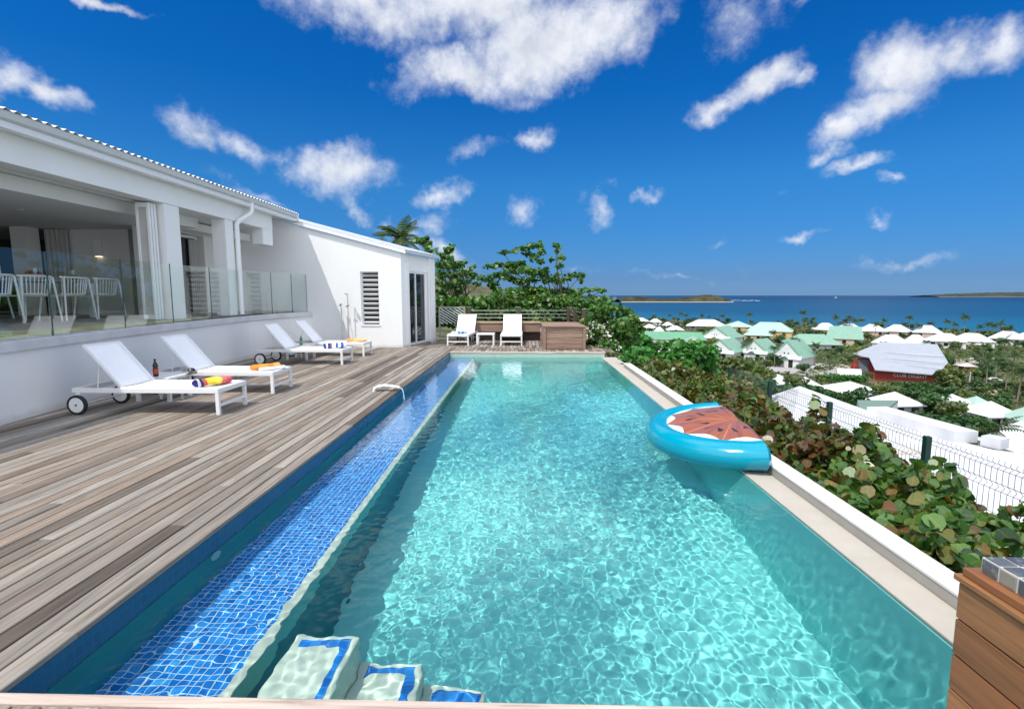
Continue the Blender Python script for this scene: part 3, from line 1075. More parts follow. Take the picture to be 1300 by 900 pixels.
sw = side((-.24, .0, 0), (0, .42, 2.70))
side((-.24, 1.95, 0), (0, 2.48, 2.70), sw)
side((-.24, .42, 2.22), (-.06, 1.95, 2.70), sw)
side((-.0, .30, 0), (.05, .42, 2.45), sw)
side((-.0, 2.0, 0), (.05, 2.12, 2.45), sw)
vp(sw, 'side_wall', MAT['white_wall'])
d2 = side((-.17, .42, 0), (-.10, .50, 2.22))
side((-.17, 1.15, 0), (-.10, 1.21, 2.16), d2)
side((-.17, 1.87, 0), (-.10, 1.95, 2.22), d2)
side((-.17, .50, 2.16), (-.10, 1.87, 2.22), d2)
side((-.17, .50, .0), (-.10, 1.87, .06), d2)
d2 = vp(d2, 'glazed_door', MAT['white_paint'])
vp(side((-.145, .50, .06), (-.13, 1.15, 2.16), side((-.145, 1.21, .06), (-.13, 1.87, 2.16))), 'pane', MAT['window'], d2)
vp(MB().box((-9.2, 17.2, 0), (-3.05, 17.3, 2.55)), 'wall', MAT['white_wall'])
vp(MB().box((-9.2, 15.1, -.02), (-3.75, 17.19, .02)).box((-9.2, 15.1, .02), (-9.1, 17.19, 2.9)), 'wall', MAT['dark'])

# terrace: floor, retaining wall with its stone coping
WALL = [(1.0, -5.70), (3.0, -5.82), (4.5, -5.95), (5.7, -6.08), (6.8, -6.22), (7.8, -6.33), (9, -6.43), (10, -6.50), (11.2, -6.57), (12.1, -6.58), (13.2, -6.43), (14.05, -6.29), (14.775, -6.17)]


def wall_strip(off0, off1, z0, z1):
    mb = MB()
    n_ = len(WALL)
    zz = lambda y, z: z(y) if callable(z) else z
    for y, x in WALL:
        mb.v += [(x + off0, y, zz(y, z0)), (x + off1, y, zz(y, z0)), (x + off1, y, zz(y, z1)), (x + off0, y, zz(y, z1))]
    for i in range(n_ - 1):
        for k in range(4):
            mb.f.append((i * 4 + k, i * 4 + (k + 1) % 4, (i + 1) * 4 + (k + 1) % 4, (i + 1) * 4 + k))
    mb.f += [(0, 1, 2, 3), tuple((n_ - 1) * 4 + k for k in (3, 2, 1, 0))]
    mb.mi = [0] * len(mb.f)
    return mb


cz = lambda y: .82 + .08 * min(1, max(0, (y - 5) / 8))
structure(MB().add([(-15.3, 1, TF - .001), (-6.5, 1, TF - .001), (-6.62, 14.77, TF - .001), (-15.3, 14.77, TF - .001)], [(0, 1, 2, 3)]).build('terrace_floor', MAT['terrace_floor'], flip_check=False))
tw = thing('retaining_wall', 'curved white retaining wall with grey stone coping below the glass balustrade', 'wall', (-6.3, 8, 0))
wall_strip(-.25, 0, -.03, cz).build('wall', MAT['white_wall'], tw, world_co=True)
wall_strip(-.30, .035, lambda y: cz(y) + .001, lambda y: cz(y) + .125).build('coping', MAT['coping_stone'], tw, world_co=True, bevel=.008)

# glass balustrade
gb = thing('glass_balustrade', 'frameless clear glass balustrade along the edge of the upper terrace', 'balustrade', (-6.4, 8, .95))
wy = [w[0] for w in WALL]
wxx = [w[1] for w in WALL]
JO = [2.6, 4.0, 5.35, 6.72, 8.17, 9.47, 10.8, 12.1, 13.2, 14.05, 14.74]
for a, b in zip(JO[:-1], JO[1:]):
    pa = Vector((np.interp(a, wy, wxx) - .10, a + .008, 0))
    pb = Vector((np.interp(b, wy, wxx) - .10, b - .008, 0))
    d = (pb - pa)
    L = d.length
    d.normalize()
    x = Vector((d.y, -d.x, 0))
    M_ = Matrix((x, d, Vector((0, 0, 1)))).transposed().to_4x4()
    M_.translation = pa
    z0, z1 = cz(a) + .10, 2.065 + .02 * min(1, (a - 5) / 8)
    mb = MB().box((-.006, 0, z0), (.006, L, z1), 0, M_)
    mb.mi = [1, 2, 1, 0, 1, 0]  # top edge coloured white, a painted-in gleam of skylight on the glass
    gp = mb.build('glass_panel', [MAT['glass'], MAT['glass_edge'], MAT['white_metal']], gb, world_co=True, flip_check=False)
# ================================================================ FURNITURE
def make_lounger(label, loc, rz, group):
    """foot end at local x = 0, head towards -x, width along y"""
    t = thing('sun_lounger', label, 'sun lounger', loc, rz, group)
    W = .66
    f = MB()
    for y in (0, W - .04):
        f.box((-1.88, y, .275), (0, y + .04, .335))
    f.box((-.04, .04, .275), (0, W - .04, .335)).box((-1.88, .04, .275), (-1.84, W - .04, .335))
    f.box((-.037, .04, .10), (-.003, W - .04, .135))
    f.build('frame', MAT['white_metal'], t, bevel=.005)
    for y in (0, W - .04):
        MB().box((-.045, y + .001, 0), (.001, y + .041, .274)).build('leg', MAT['white_metal'], t, bevel=.004)
    for x in (-1.18, -.88):
        MB().bar((x, W - .06, .275), (x + .012, W - .06, .08), .03, .02, (0, 1, 0)).build('support_bracket', MAT['white_metal'], t)
    # wheels at the head end, outside the rails
    for y, s in ((-.045, -1), (W + .005, 1)):
        w = MB()
        n = 26
        for r0, r1, nm, m_ in ((.098, .125, 'tyre', 'black_rubber'), (0, .098, 'wheel', 'white_metal')):
            pass
        prof = [(.0, .0), (.094, .0), (.096, .004), (.096, .036), (.0, .036)]
        wm = MB()
        wm.lathe([(.02, .0), (.094, .0), (.097, .004), (.097, .036), (.094, .04), (.02, .04)], n)
        tm = MB()
        tm.lathe([(.0975, -.002), (.12, -.002), (.126, .006), (.126, .034), (.12, .042), (.0975, .042)], n)
        tm.f = tm.f[:-2]
        tm.mi = tm.mi[:-2]
        hm = MB().lathe([(.012, -.004), (.012, .044)], 10)
        RM = Matrix.Translation((-1.80, y, .126)) @ Matrix.Rotation(R(-90), 4, 'X')
        for q in (wm, tm, hm):
            q.v = [tuple(RM @ Vector(p)) for p in q.v]
        wo = wm.build('wheel', MAT['white_metal'], t, smooth=True)
        tm.build('tyre', MAT['black_rubber'], wo, smooth=True)
        hm.build('hub', MAT['black_rubber'], wo)
    MB().box((-1.83, -.004, .126), (-1.77, .0, .275)).box((-1.83, W, .126), (-1.77, W + .004, .275)).box((-1.81, -.04, .115), (-1.79, W + .04, .135)).build('axle', MAT['white_metal'], t)
    # sling seat, slightly sagging between the rails
    sm = MB()
    nxs, nys = 12, 8
    for i in range(nxs + 1):
        for j in range(nys + 1):
            x = -1.26 + 1.23 * i / nxs
            y = .015 + (W - .03) * j / nys
            sag = .022 * math.sin(math.pi * j / nys) * (1 if 0 < i < nxs else .4)
            sm.v.append((x, y, .345 - sag))
    sm.f = [(i * (nys + 1) + j, (i + 1) * (nys + 1) + j, (i + 1) * (nys + 1) + j + 1, i * (nys + 1) + j + 1) for i in range(nxs) for j in range(nys)]
    sm.mi = [0] * len(sm.f)
    so_ = sm.build('seat', MAT['sling'], t, smooth=True, flip_check=False)
    md = so_.modifiers.new('thick', 'SOLIDIFY')
    md.thickness = .012
    # backrest, tilted 55 degrees
    BL, AN = .68, R(50)
    bx_, bz_ = -math.cos(AN), math.sin(AN)
    bm_ = MB()
    for i in range(9):
        for j in range(nys + 1):
            q = BL * i / 8
            y = .045 + (W - .09) * j / nys
            sag = .02 * math.sin(math.pi * j / nys) * math.sin(math.pi * i / 8)
            bm_.v.append((-1.265 + bx_ * q - bz_ * sag, y, .345 + bz_ * q - math.cos(AN) * sag))
    bm_.f = [(i * (nys + 1) + j, i * (nys + 1) + j + 1, (i + 1) * (nys + 1) + j + 1, (i + 1) * (nys + 1) + j) for i in range(8) for j in range(nys)]
    bm_.mi = [0] * len(bm_.f)
    bo = bm_.build('backrest', MAT['sling'], t, smooth=True, flip_check=False)
    md = bo.modifiers.new('thick', 'SOLIDIFY')
    md.thickness = .012
    e = Vector((-1.265, 0, .34)), Vector((-1.265 + bx_ * (BL + .012), 0, .34 + bz_ * (BL + .012)))
    fb_ = MB()
    for y in (.045, W - .045):
        fb_.bar(e[0] + Vector((0, y, 0)), e[1] + Vector((0, y, 0)), .026, .026, (0, 1, 0))
    fb_.bar(e[1] + Vector((0, .045, 0)), e[1] + Vector((0, W - .045, 0)), .026, .026)
    fb_.build('back_frame', MAT['white_metal'], bo)
    st = MB()
    for y in (.07, W - .07):
        st = MB()
        st.bar((-1.265 + bx_ * .42, y, .34 + bz_ * .42), (-1.60, y, .31), .012, .012, (0, 1, 0))
        st.build('stay', MAT['white_metal'], bo)
    return t


LG = 'white sling sun loungers set out round the pool'
lo1 = make_lounger('white sun lounger with wheels nearest the camera, a multicoloured striped towel on its foot', (-3.85, 6.28, 0), 0, LG)
dup(lo1, (-3.85, 7.69, 0), R(.5), 'white sun lounger second along the wall, an orange and white towel on its foot')
dup(lo1, (-3.95, 10.98, 0), R(-.5), 'white sun lounger third along the wall, a blue and white towel on its foot')
dup(lo1, (-3.97, 12.55, 0), R(0), 'white sun lounger nearest the gable wall, a peach towel on its foot')
# two across the far end, heads away from the pool (local -x turns to +y)
dup(lo1, (-2.35, 15.36, 0), R(-94), 'white sun lounger in front of the slatted gate with blue towel heaped on its seat')
dup(lo1, (-.75, 15.38, 0), R(-90), 'white sun lounger beside the wooden deck box with an empty seat')


def side_table(label, loc, w=.5, d=.5, h=.34):
    t = thing('side_table', label, 'side table', loc, 0, 'low white side tables between loungers')
    MB().box((-w / 2, -d / 2, h - .04), (w / 2, d / 2, h)).build('table_top', MAT['white_metal'], t, bevel=.004)
    for x in (-1, 1):
        for y in (-1, 1):
            cx, cy = x * (w / 2 - .025), y * (d / 2 - .025)
            MB().box((cx - .022, cy - .022, 0), (cx + .022, cy + .022, h - .04)).build('leg', MAT['white_metal'], t)
    return t


side_table('low white side table with soda bottle between the two loungers nearest the camera', (-5.28, 7.32, 0))
side_table('low white side table with green bottle beside the lounger by the gable wall', (-5.35, 12.1, 0))
side_table('low white side table between the two far loungers facing the pool', (-1.22, 15.9, 0), .55, .5)


def towel(name, label, loc, rz, L, r, cols, flat=.75, wob=1, ends=None):
    """a rolled towel: a lumpy cylinder along local x with woven stripes across it"""
    m, n, b = newmat(name + '_cloth')
    co = objco(n)
    x, y, z = n.xyz(co)
    fac = n.math('MULTIPLY_ADD', n.math('ADD', x, n.math('MULTIPLY', n.noise(co, 14, 3), .05)), 1 / L, .5)
    n.put(b.inputs['Base Color'], n.ramp(fac, cols, 'CONSTANT'))
    b.inputs['Roughness'].default_value = .95
    b.inputs['Specular IOR Level'].default_value = .1
    bump(n, b, n.noise(co, 300, 2), .5, .004)
    mb = MB()
    k, s = 26, 20
    g = random.Random(wob)
    for i in range(k + 1):
        t = i / k
        rr = r * (1 + .10 * math.sin(9 * t + wob) + .06 * g.random())
        edge = 1 if 0 < i < k else .82
        for j in range(s):
            a = 2 * math.pi * j / s
            spiral = 1 + .10 * math.sin(a * 3 + t * 5 + wob)
            mb.v.append(((t - .5) * L, math.cos(a) * rr * edge * spiral * 1.15, max(0, r * flat + math.sin(a) * rr * edge * flat * spiral)))
    mb.f = [(i * s + j, i * s + (j + 1) % s, (i + 1) * s + (j + 1) % s, (i + 1) * s + j) for i in range(k) for j in range(s)]
    mb.f += [tuple(range(s))[::-1], tuple(k * s + j for j in range(s))]
    mb.mi = [0] * len(mb.f)
    o = mb.build(name, m, smooth=True)
    o.location = loc
    o.rotation_euler = (0, 0, rz)
    return tag(o, label, 'towel')


towel('rolled_towel', 'rolled towel with navy, red, yellow and pink stripes on the nearest lounger', (-4.08, 6.56, .338), R(62), .46, .065,
      [(0, (.03, .03, .16)), (.06, (.6, .6, .62)), (.12, (.03, .03, .15)), (.2, (.55, .12, .08)), (.32, (.75, .55, .06)), (.55, (.80, .66, .10)), (.72, (.75, .20, .14)), (.86, (.70, .12, .16))], wob=2)
tow2 = towel('rolled_towel', 'orange rolled towel over a white one on the second lounger', (-4.10, 7.97, .338), R(52), .44, .06,
             [(0, (.72, .26, .05)), (.3, (.80, .32, .06)), (.6, (.76, .28, .05)), (.8, (.82, .40, .12))], wob=4)
towel('folded_towel', 'white folded towel under the orange roll on the second lounger', (-3.98, 7.95, .336), R(50), .40, .035, [(0, (.78, .76, .74)), (.5, (.8, .78, .75))], wob=5)
towel('rolled_towel', 'navy and white striped towel on the third lounger from camera', (-4.22, 11.30, .338), R(30), .48, .075,
      [(0, (.05, .09, .28)), (.12, (.8, .8, .8)), (.2, (.04, .08, .26)), (.3, (.22, .10, .10)), (.38, (.8, .8, .8)), (.55, (.05, .10, .35)), (.66, (.8, .8, .8)), (.78, (.06, .12, .42)), (.9, (.8, .8, .8))], wob=7)
towel('rolled_towel', 'peach rolled towel on the lounger by the gable wall', (-4.25, 12.88, .338), R(20), .50, .055, [(0, (.70, .32, .10)), (.4, (.80, .46, .20)), (.8, (.75, .5, .3))], wob=8)
towel('heaped_towel', 'blue and white towel heaped on the far left lounger', (-2.02, 15.75, .335), R(5), .46, .06,
      [(0, (.8, .8, .8)), (.15, (.35, .55, .75)), (.3, (.8, .8, .8)), (.45, (.06, .20, .50)), (.6, (.3, .5, .72)), (.72, (.05, .14, .42)), (.85, (.25, .45, .7))], flat=.6, wob=9)


def bottle(label, loc, s, body, lab, capc):
    t = thing('drink_bottle', label, 'bottle', loc)
    MB().lathe([(.028 * s, 0), (.033 * s, .01 * s), (.033 * s, .10 * s), (.028 * s, .12 * s), (.033 * s, .15 * s), (.024 * s, .18 * s), (.012 * s, .205 * s), (.012 * s, .225 * s)], 16).build('body', body, t, smooth=True)
    MB().lathe([(.0345 * s, .04 * s), (.0345 * s, .105 * s)], 16).build('bottle_label', lab, t, smooth=True)
    MB().lathe([(.014 * s, .222 * s), (.014 * s, .242 * s)], 12).build('cap', capc, t)
    return t


bottle('brown soda bottle with red label and dark cap standing on the side table', (-5.32, 7.22, .34), 1.05, plain('cola', (.02, .01, .008), .1), plain('red_label', (.45, .05, .03), .5), MAT['black_glossy'])
bottle('small green glass bottle standing between the third and fourth wall loungers', (-5.28, 11.98, .34), .9, plain('green_bottle', (.01, .16, .05), .1), plain('pale_label', (.15, .4, .25), .5), plain('green_cap', (.02, .2, .08), .4))
sgl = thing('ashtray', 'dark round ashtray on low grey stand behind the second lounger', 'ashtray', (-4.98, 7.50, .34))
MB().lathe([(.07, 0), (.08, .02), (.08, .04), (.06, .045)], 16).build('bowl', MAT['steel'], sgl, smooth=True)
MB().lathe([(.055, .046), (.04, .075), (.02, .085)], 12).build('lid', MAT['black_glossy'], sgl, smooth=True)

# dining set on the terrace
dt = thing('dining_table', 'long dining table with grey top laid for a meal on the covered terrace', 'table', (-9.3, 8.8, TF))
MB().box((-.5, -1.75, .70), (.5, 1.75, .745)).build('table_top', plain('table_top', (.32, .32, .31), .4), dt, bevel=.006)
for x in (-.42, .42):
    for y in (-1.6, 1.6):
        MB().box((x - .04, y - .04, 0), (x + .04, y + .04, .70)).build('leg', MAT['white_metal'], dt)


def spindle_chair(label, loc, rz):
    t = thing('dining_chair', label, 'chair', loc, rz, 'white spindle back chairs at the dining table')
    MB().box((-.22, -.24, .43), (.24, .24, .455)).build('seat', MAT['white_paint'], t, bevel=.01)
    arc = [(.25 - .05 * math.cos(a) * 0 + .10 * math.cos(a), .31 * math.sin(a)) for a in np.linspace(-1.35, 1.35, 13)]
    br = MB().tube([(x, y, .77) for x, y in arc], .017, 8)
    MB.tube(br, [(x - .04, y * .9, .47) for x, y in arc], .013, 8)
    bk = br.build('backrest', MAT['white_paint'], t, smooth=True)
    sp = MB()
    for i in range(1, 12):
        x, y = arc[i]
        sp.tube([(x, y, .765), (x - .04, y * .9, .475)], .0085, 6)
    sp.build('spindles', MAT['white_paint'], bk, smooth=True)
    for x, y, xo, yo in ((.22, .26, .40, .34), (.22, -.26, .40, -.34), (-.16, .20, -.24, .24), (-.16, -.20, -.24, -.24)):
        MB().tube([(x + (.10 if x > 0 else 0), y * 1.05, .76 if x > 0 else .44), (xo * .9, yo, 0)], [.017, .014], 8).build('leg', MAT['white_paint'], t, smooth=True)
    return t


ch = spindle_chair('white spindle chair farthest along the table, at the end by the lamp wall', (-8.50, 10.0, TF), 0)
dup(ch, (-8.50, 9.28, TF), R(2), 'white spindle chair second from the lamp wall end of the table')
dup(ch, (-8.52, 8.56, TF), R(-2), 'white spindle chair third from the lamp wall, next to the one cut by the frame')
dup(ch, (-8.50, 7.86, TF), R(1), 'white spindle chair nearest the camera, cut off by the left edge')
dup(ch, (-10.2, 9.6, TF), R(180), 'white spindle chair behind the table, farther from the camera of the two')
dup(ch, (-10.2, 8.5, TF), R(181), 'white spindle chair behind the table, nearer the camera of the two')

vz = TF + .745
vase = tag(MB().lathe([(.05, 0), (.055, .02), (.05, .22), (.035, .28), (.04, .30)], 14).build('white_bottle', MAT['white_paint'], None, smooth=True), 'tall white ceramic bottle standing on the dining table', 'bottle')
vase.location = (-9.3, 8.95, vz)
fb = thing('fruit_bowl', 'glass bowl heaped with red fruit on the dining table', 'fruit bowl', (-9.3, 9.62, vz))
MB().lathe([(.06, 0), (.10, .03), (.16, .08), (.17, .10), (.16, .098), (.09, .04)], 18).build('bowl', MAT['white_paint'], fb, smooth=True)
fr = plain('red_fruit', (.42, .10, .06), .4, .3, 8)
for i in range(9):
    a = i * 2.4
    rr = .10 * (i / 9) ** .5
    q = MB().lathe([(.005, -.035), (.025, -.028), (.038, 0), (.026, .028), (.005, .034)], 10, (rr * math.cos(a), rr * math.sin(a), .11 + .03 * (1 - i / 9)))
    q.build('fruit', fr, fb, smooth=True)
wgm = plain('pale_glass', (.55, .62, .62), .08)
for i, (x, y, lb_) in enumerate([(-9.0, 8.6, 'wine glass beside the white bottle, nearest the camera'), (-9.0, 9.35, 'wine glass just in front of the bowl of red fruit'), (-9.0, 10.15, 'wine glass near the far end of the dining table')]):
    g_ = MB().lathe([(.035, 0), (.034, .004), (.005, .01), (.005, .09), (.03, .12), (.036, .16), (.030, .20)], 14).build('wine_glass', wgm, None, smooth=True)
    g_.location = (x, y, vz)
    tag(g_, lb_, 'glass', 'wine glasses on the dining table')
cup = tag(MB().lathe([(.05, 0), (.055, .01), (.055, .09), (.05, .09)], 14).build('terracotta_pot', plain('terracotta', (.25, .10, .06), .7), None, smooth=True), 'small terracotta pot at the far end of the dining table', 'pot')
cup.location = (-9.1, 10.3, vz)
cup2 = tag(MB().lathe([(.10, 0), (.13, .03), (.13, .07), (.12, .07)], 14).build('woven_basket', plain('basket', (.30, .14, .09), .8), None, smooth=True), 'low brown basket left of the white bottle on the table', 'basket')
cup2.location = (-9.3, 8.4, vz)

# outdoor shower: two thin pipes with taps against the gable wall
sh = thing('outdoor_shower', 'two thin steel shower pipes with taps standing before the gable wall', 'shower', (-5.05, GY0 - .16, 0))
MB().tube([(0, 0, 0), (0, 0, 1.52), (-.0, -.03, 1.55), (0, -.10, 1.55)], .014, 8).build('pipe', MAT['steel'], sh, smooth=True)
MB().tube([(-.20, .02, 0), (-.20, .02, 1.22), (-.20, -.02, 1.25), (-.20, -.08, 1.25)], .014, 8).build('pipe', MAT['steel'], sh, smooth=True)
MB().tube([(-.05, -.01, 1.18), (.05, -.03, 1.22)], .018, 8).build('tap', MAT['steel'], sh, smooth=True)
MB().lathe([(.02, 0), (.05, .02), (.05, .03)], 12, (0, -.12, 1.52)).build('shower_head', MAT['steel'], sh)
MB().tube([(-.24, 0, 1.2), (-.16, -.03, 1.26)], .018, 8).build('tap', MAT['steel'], sh, smooth=True)
MB().tube([(-.2, .0, 1.2), (-.15, -.06, .98), (-.11, -.05, .7)], .009, 6).build('hose', MAT['steel'], sh, smooth=True)

# water spout on the pool edge
ps = thing('water_spout', 'white arched spout pouring a thin stream into the pool over the blue ledge', 'spout', (-2.4, 8.0, 0))
pts = [(.02, 0, 0), (.03, 0, .04), (.08, 0, .07), (.18, 0, .085), (.30, 0, .075), (.42, 0, .055)]
sp = MB()
for i, (x, y, z) in enumerate(pts):
    w = .085 - .035 * i / 5
    h = .032 - .018 * i / 5
    n_ = (pts[min(i + 1, 5)][0] - pts[max(0, i - 1)][0], pts[min(i + 1, 5)][2] - pts[max(0, i - 1)][2])
    l_ = math.hypot(*n_)
    nx_, nz_ = -n_[1] / l_, n_[0] / l_
    for a in np.arange(12) * math.pi / 6:
        sp.v.append((x + nx_ * h * math.sin(a), y + w * math.cos(a), z + nz_ * h * math.sin(a)))
sp.f = [(i * 12 + j, i * 12 + (j + 1) % 12, (i + 1) * 12 + (j + 1) % 12, (i + 1) * 12 + j) for i in range(5) for j in range(12)] + [tuple(range(12)), tuple(60 + j for j in range(12))[::-1]]
sp.mi = [0] * len(sp.f)
sp.build('spout', MAT['white_paint'], ps, smooth=True)
sw_ = MB().tube([(.42, 0, .05), (.455, 0, .03), (.475, 0, -.03), (.485, 0, -.14)], [.009, .009, .007, .012], 8)
sw_.build('water_stream', plain('falling_water', (.55, .75, .85), .1), ps, smooth=True)
lamp = thing('pool_light', 'round pale light disc set in the left pool wall near the camera', 'light', (PX0 - .002, 3.12, -.22))
MB().prism([(.05 * math.cos(a), .05 * math.sin(a)) for a in np.arange(20) * math.pi / 10], 'X', 0, .008).build('lens', plain('light_lens', (.35, .55, .55), .4), lamp)

# ---------------------------------------------------------------- inflatable half-slice
fl = thing('pool_float', 'inflatable half slice float with turquoise tube and orange fruit print on the water', 'pool float', (2.29, 5.56, .03), 0)
fl.rotation_euler = (0, R(-4), R(-7))
fl.scale = (1, 1.1, .92)
FR, TR = .80, .145
arc = [(-FR * math.cos(a) * 1.0, FR * math.sin(a)) for a in np.linspace(-math.pi / 2 - .0, math.pi / 2, 41)]
tb = MB()
rad = [TR * (.82 if i in (0, 40) else 1.0) for i in range(41)]
ext = [(arc[0][0] + .03, arc[0][1])] + arc + [(arc[-1][0] + .03, arc[-1][1])]
fullp = [(.07, -FR + .0, 0), (.05, -FR, 0), (.02, -FR, 0)] + [(x, y, 0) for x, y in arc[1:-1]] + [(.02, FR, 0), (.05, FR, 0), (.07, FR, 0)]
fr_ = [.05, .11, .15] + [TR] * 39 + [.15, .11, .05]
tb.tube(fullp, fr_, 24)
m, n, b = newmat('turquoise_vinyl')
b.inputs['Base Color'].default_value = (.0, .29, .41, 1)
b.inputs['Roughness'].default_value = .18
b.inputs['Specular IOR Level'].default_value = .6
bump(n, b, n.noise(objco(n), 9, 2), .12, .03)
tb.build('tube', m, fl, smooth=True)
# printed top: white rind with a scalloped edge, orange flesh with rays and dark seeds
m, n, b = newmat('printed_fruit_vinyl')
co = objco(n)
x, y, z = n.xyz(co)
r_ = n.math('SQRT', n.math('ADD', n.math('MULTIPLY', x, x), n.math('MULTIPLY', y, y)))
th = n.math('ARCTAN2', y, n.math('MULTIPLY', x, -1.0))
ray_ = n.math('MULTIPLY', th, 11 / math.pi)
scal = n.math('ABSOLUTE', n.math('SINE', n.math('MULTIPLY', th, 5.5)))
edge = n.math('MULTIPLY_ADD', scal, -.10, .69)
flesh = n.math('LESS_THAN', r_, n.math('ADD', edge, .03))
rr = n.noise(n.comb(n.math('MULTIPLY', th, 14.0), n.math('MULTIPLY', r_, .8), 0.0), 1.0, 3)
fc_ = n.ramp(rr, [(.3, (.15, .06, .045)), (.5, (.38, .11, .04)), (.7, (.21, .10, .075))])
fc_ = n.mix(n.math('MULTIPLY', n.step(n.math('ABSOLUTE', n.math('SINE', n.math('MULTIPLY', th, 5.5))), .10, .0), .5), fc_, (.75, .35, .22, 1))
sd = n.math('SUBTRACT', n.math('FRACT', n.math('MULTIPLY', th, 11 / math.pi)), .5)
sr = n.math('SUBTRACT', r_, n.math('MULTIPLY_ADD', n.math('SINE', n.math('MULTIPLY', th, 17.0)), .06, .42))
seed = n.math('LESS_THAN', n.math('ADD', n.math('MULTIPLY', n.math('MULTIPLY', sd, sd), 16.0), n.math('MULTIPLY', n.math('MULTIPLY', sr, sr), 700.0)), 1.0)
fc_ = n.mix(seed, fc_, (.05, .02, .02, 1))
n.put(b.inputs['Base Color'], n.mix(flesh, (.80, .80, .78, 1), fc_))
b.inputs['Roughness'].default_value = .28
bump(n, b, n.math('ABSOLUTE', n.math('SINE', n.math('MULTIPLY', th, 5.5))), .25, .05)
tm_ = MB()
na, nr2 = 60, 16
RI = FR - .03
for i in range(nr2 + 1):
    for j in range(na + 1):
        a = -math.pi / 2 + math.pi * j / na
        q = RI * i / nr2
        puff = .05 * math.sin(math.pi * min(1, (i / nr2)) ** .8) * (.6 + .4 * abs(math.sin(5.5 * a)))
        tm_.v.append((-q * math.cos(a) + .05, q * math.sin(a),   .11 + puff))
tm_.f = [(i * (na + 1) + j, (i + 1) * (na + 1) + j, (i + 1) * (na + 1) + j + 1, i * (na + 1) + j + 1) for i in range(nr2) for j in range(na)]
tm_.mi = [0] * len(tm_.f)
to = tm_.build('cushion', m, fl, smooth=True, flip_check=False)
md = to.modifiers.new('thick', 'SOLIDIFY')
md.thickness = .12
md.offset = 1
tb2 = MB().tube([(.03, -FR + .12, .03), (.035, 0, .035), (.03, FR - .12, .03)], [.07, .085, .07], 14)
tb2.build('straight_edge', plain('russet_vinyl', (.24, .09, .06), .3), fl, smooth=True)

# ---------------------------------------------------------------- wooden planter with tiled top, right of the camera
pb = thing('tiled_counter', 'hardwood plank counter with grey mosaic tiled top at the near pool corner', 'counter', (2.2, 1.2, 0))
bx0, by1 = 1.495, 1.715
bd = MB()
z = .0
hs = [.10, .13, .125, .13, .06]
zs = [0.008, .150, .287, .420]
for z0_, z1_ in ((.006, .128), (.133, .256), (.262, .388), (.394, .520)):
    bd.box((bx0, .35, z0_), (bx0 + .024, by1, z1_)).box((bx0 + .026, by1 - .024, z0_), (3.1, by1, z1_))
bd.build('planks', MAT['planter_wood'], pb, world_co=True, bevel=.004)
MB().box((bx0 + .03, .4, .0), (3.05, by1 - .03, .57)).build('core', MAT['dark'], pb, world_co=True)
MB().box((bx0 - .012, .33, .527), (3.1, by1 + .012, .548)).box((bx0 + .004, .35, .5485), (3.1, by1 - .004, .578)).build('trim', MAT['planter_wood'], pb, world_co=True, bevel=.004)
MB().box((bx0 + .038, .36, .5785), (3.08, by1 - .035, .630)).build('grout_bed', plain('grout', (.55, .54, .51), .9), pb, world_co=True)
ti = MB()
ts, tg = .056, .008
for i in range(27):
    for j in range(23):
        x0_, y0_ = bx0 + .042 + i * (ts + tg), by1 - .040 - (j + 1) * (ts + tg) + tg
        if y0_ < .37:
            continue
        ti.box((x0_, y0_, .628), (x0_ + ts, y0_ + ts, .634))
for j in range(23):
    y0_ = by1 - .040 - (j + 1) * (ts + tg) + tg
    if y0_ > .37:
        ti.box((bx0 + .034, y0_, .582), (bx0 + .041, y0_ + ts, .627))
for i in range(24):
    x0_ = bx0 + .042 + i * (ts + tg)
    ti.box((x0_, by1 - .037, .582), (x0_ + ts, by1 - .031, .627))
m, n, b = newmat('grey_stone_tiles')
isl = n.n('ShaderNodeNewGeometry').outputs['Random Per Island']
tcol = n.ramp(isl, [(0, (.07, .075, .08)), (.25, (.11, .115, .12)), (.45, (.16, .155, .14)), (.6, (.09, .095, .10)), (.75, (.27, .25, .20)), (.9, (.13, .135, .14))], 'CONSTANT')
n.put(b.inputs['Base Color'], n.mix(n.step(n.noise(objco(n), 25, 5, .7), .5, .75), tcol, (.32, .31, .29, 1)))
b.inputs['Roughness'].default_value = .3
bump(n, b, n.noise(objco(n), 60, 4), .3, .003)
ti.build('mosaic_tiles', m, pb, world_co=True, bevel=.002)

# ---------------------------------------------------------------- far end: deck box, bench, railing, gate
dbx = thing('deck_box', 'weathered wooden deck box at the far right pool corner', 'deck box', (1.07, 15.4, 0))
k = MB()
for i in range(4):
    z0_ = .02 + i * .15
    k.box((.57, 14.30, z0_), (1.64, 14.325, z0_ + .142)).box((.505, 14.27, z0_), (.53, 16.6, z0_ + .142)).box((1.645, 14.33, z0_), (1.67, 16.6, z0_ + .142))
k.build('side_boards', MAT['far_wood'], dbx, world_co=True)
for x0_ in (.50, 1.60):
    MB().box((x0_, 14.262, 0), (x0_ + .07, 14.335, .622)).build('corner_post', MAT['far_wood'], dbx, world_co=True)
k = MB()
for i in range(7):
    k.box((.49, 14.25 + i * .34, .625), (1.69, 14.25 + i * .34 + .332, .65))
k.build('lid', MAT['far_wood'], dbx, world_co=True)
MB().box((.62, 14.33, 0), (1.6, 16.55, .62)).build('core', MAT['dark'], dbx, world_co=True)
bn = thing('wooden_bench', 'long built-in wooden bench behind the two far loungers', 'bench', (-.5, 17.3, 0))
MB().box((-1.95, 17.05, .585), (.50, 17.55, .625)).build('seat', plain('bench_top_wood', (.42, .30, .20), .7, .15, 5), bn, world_co=True)
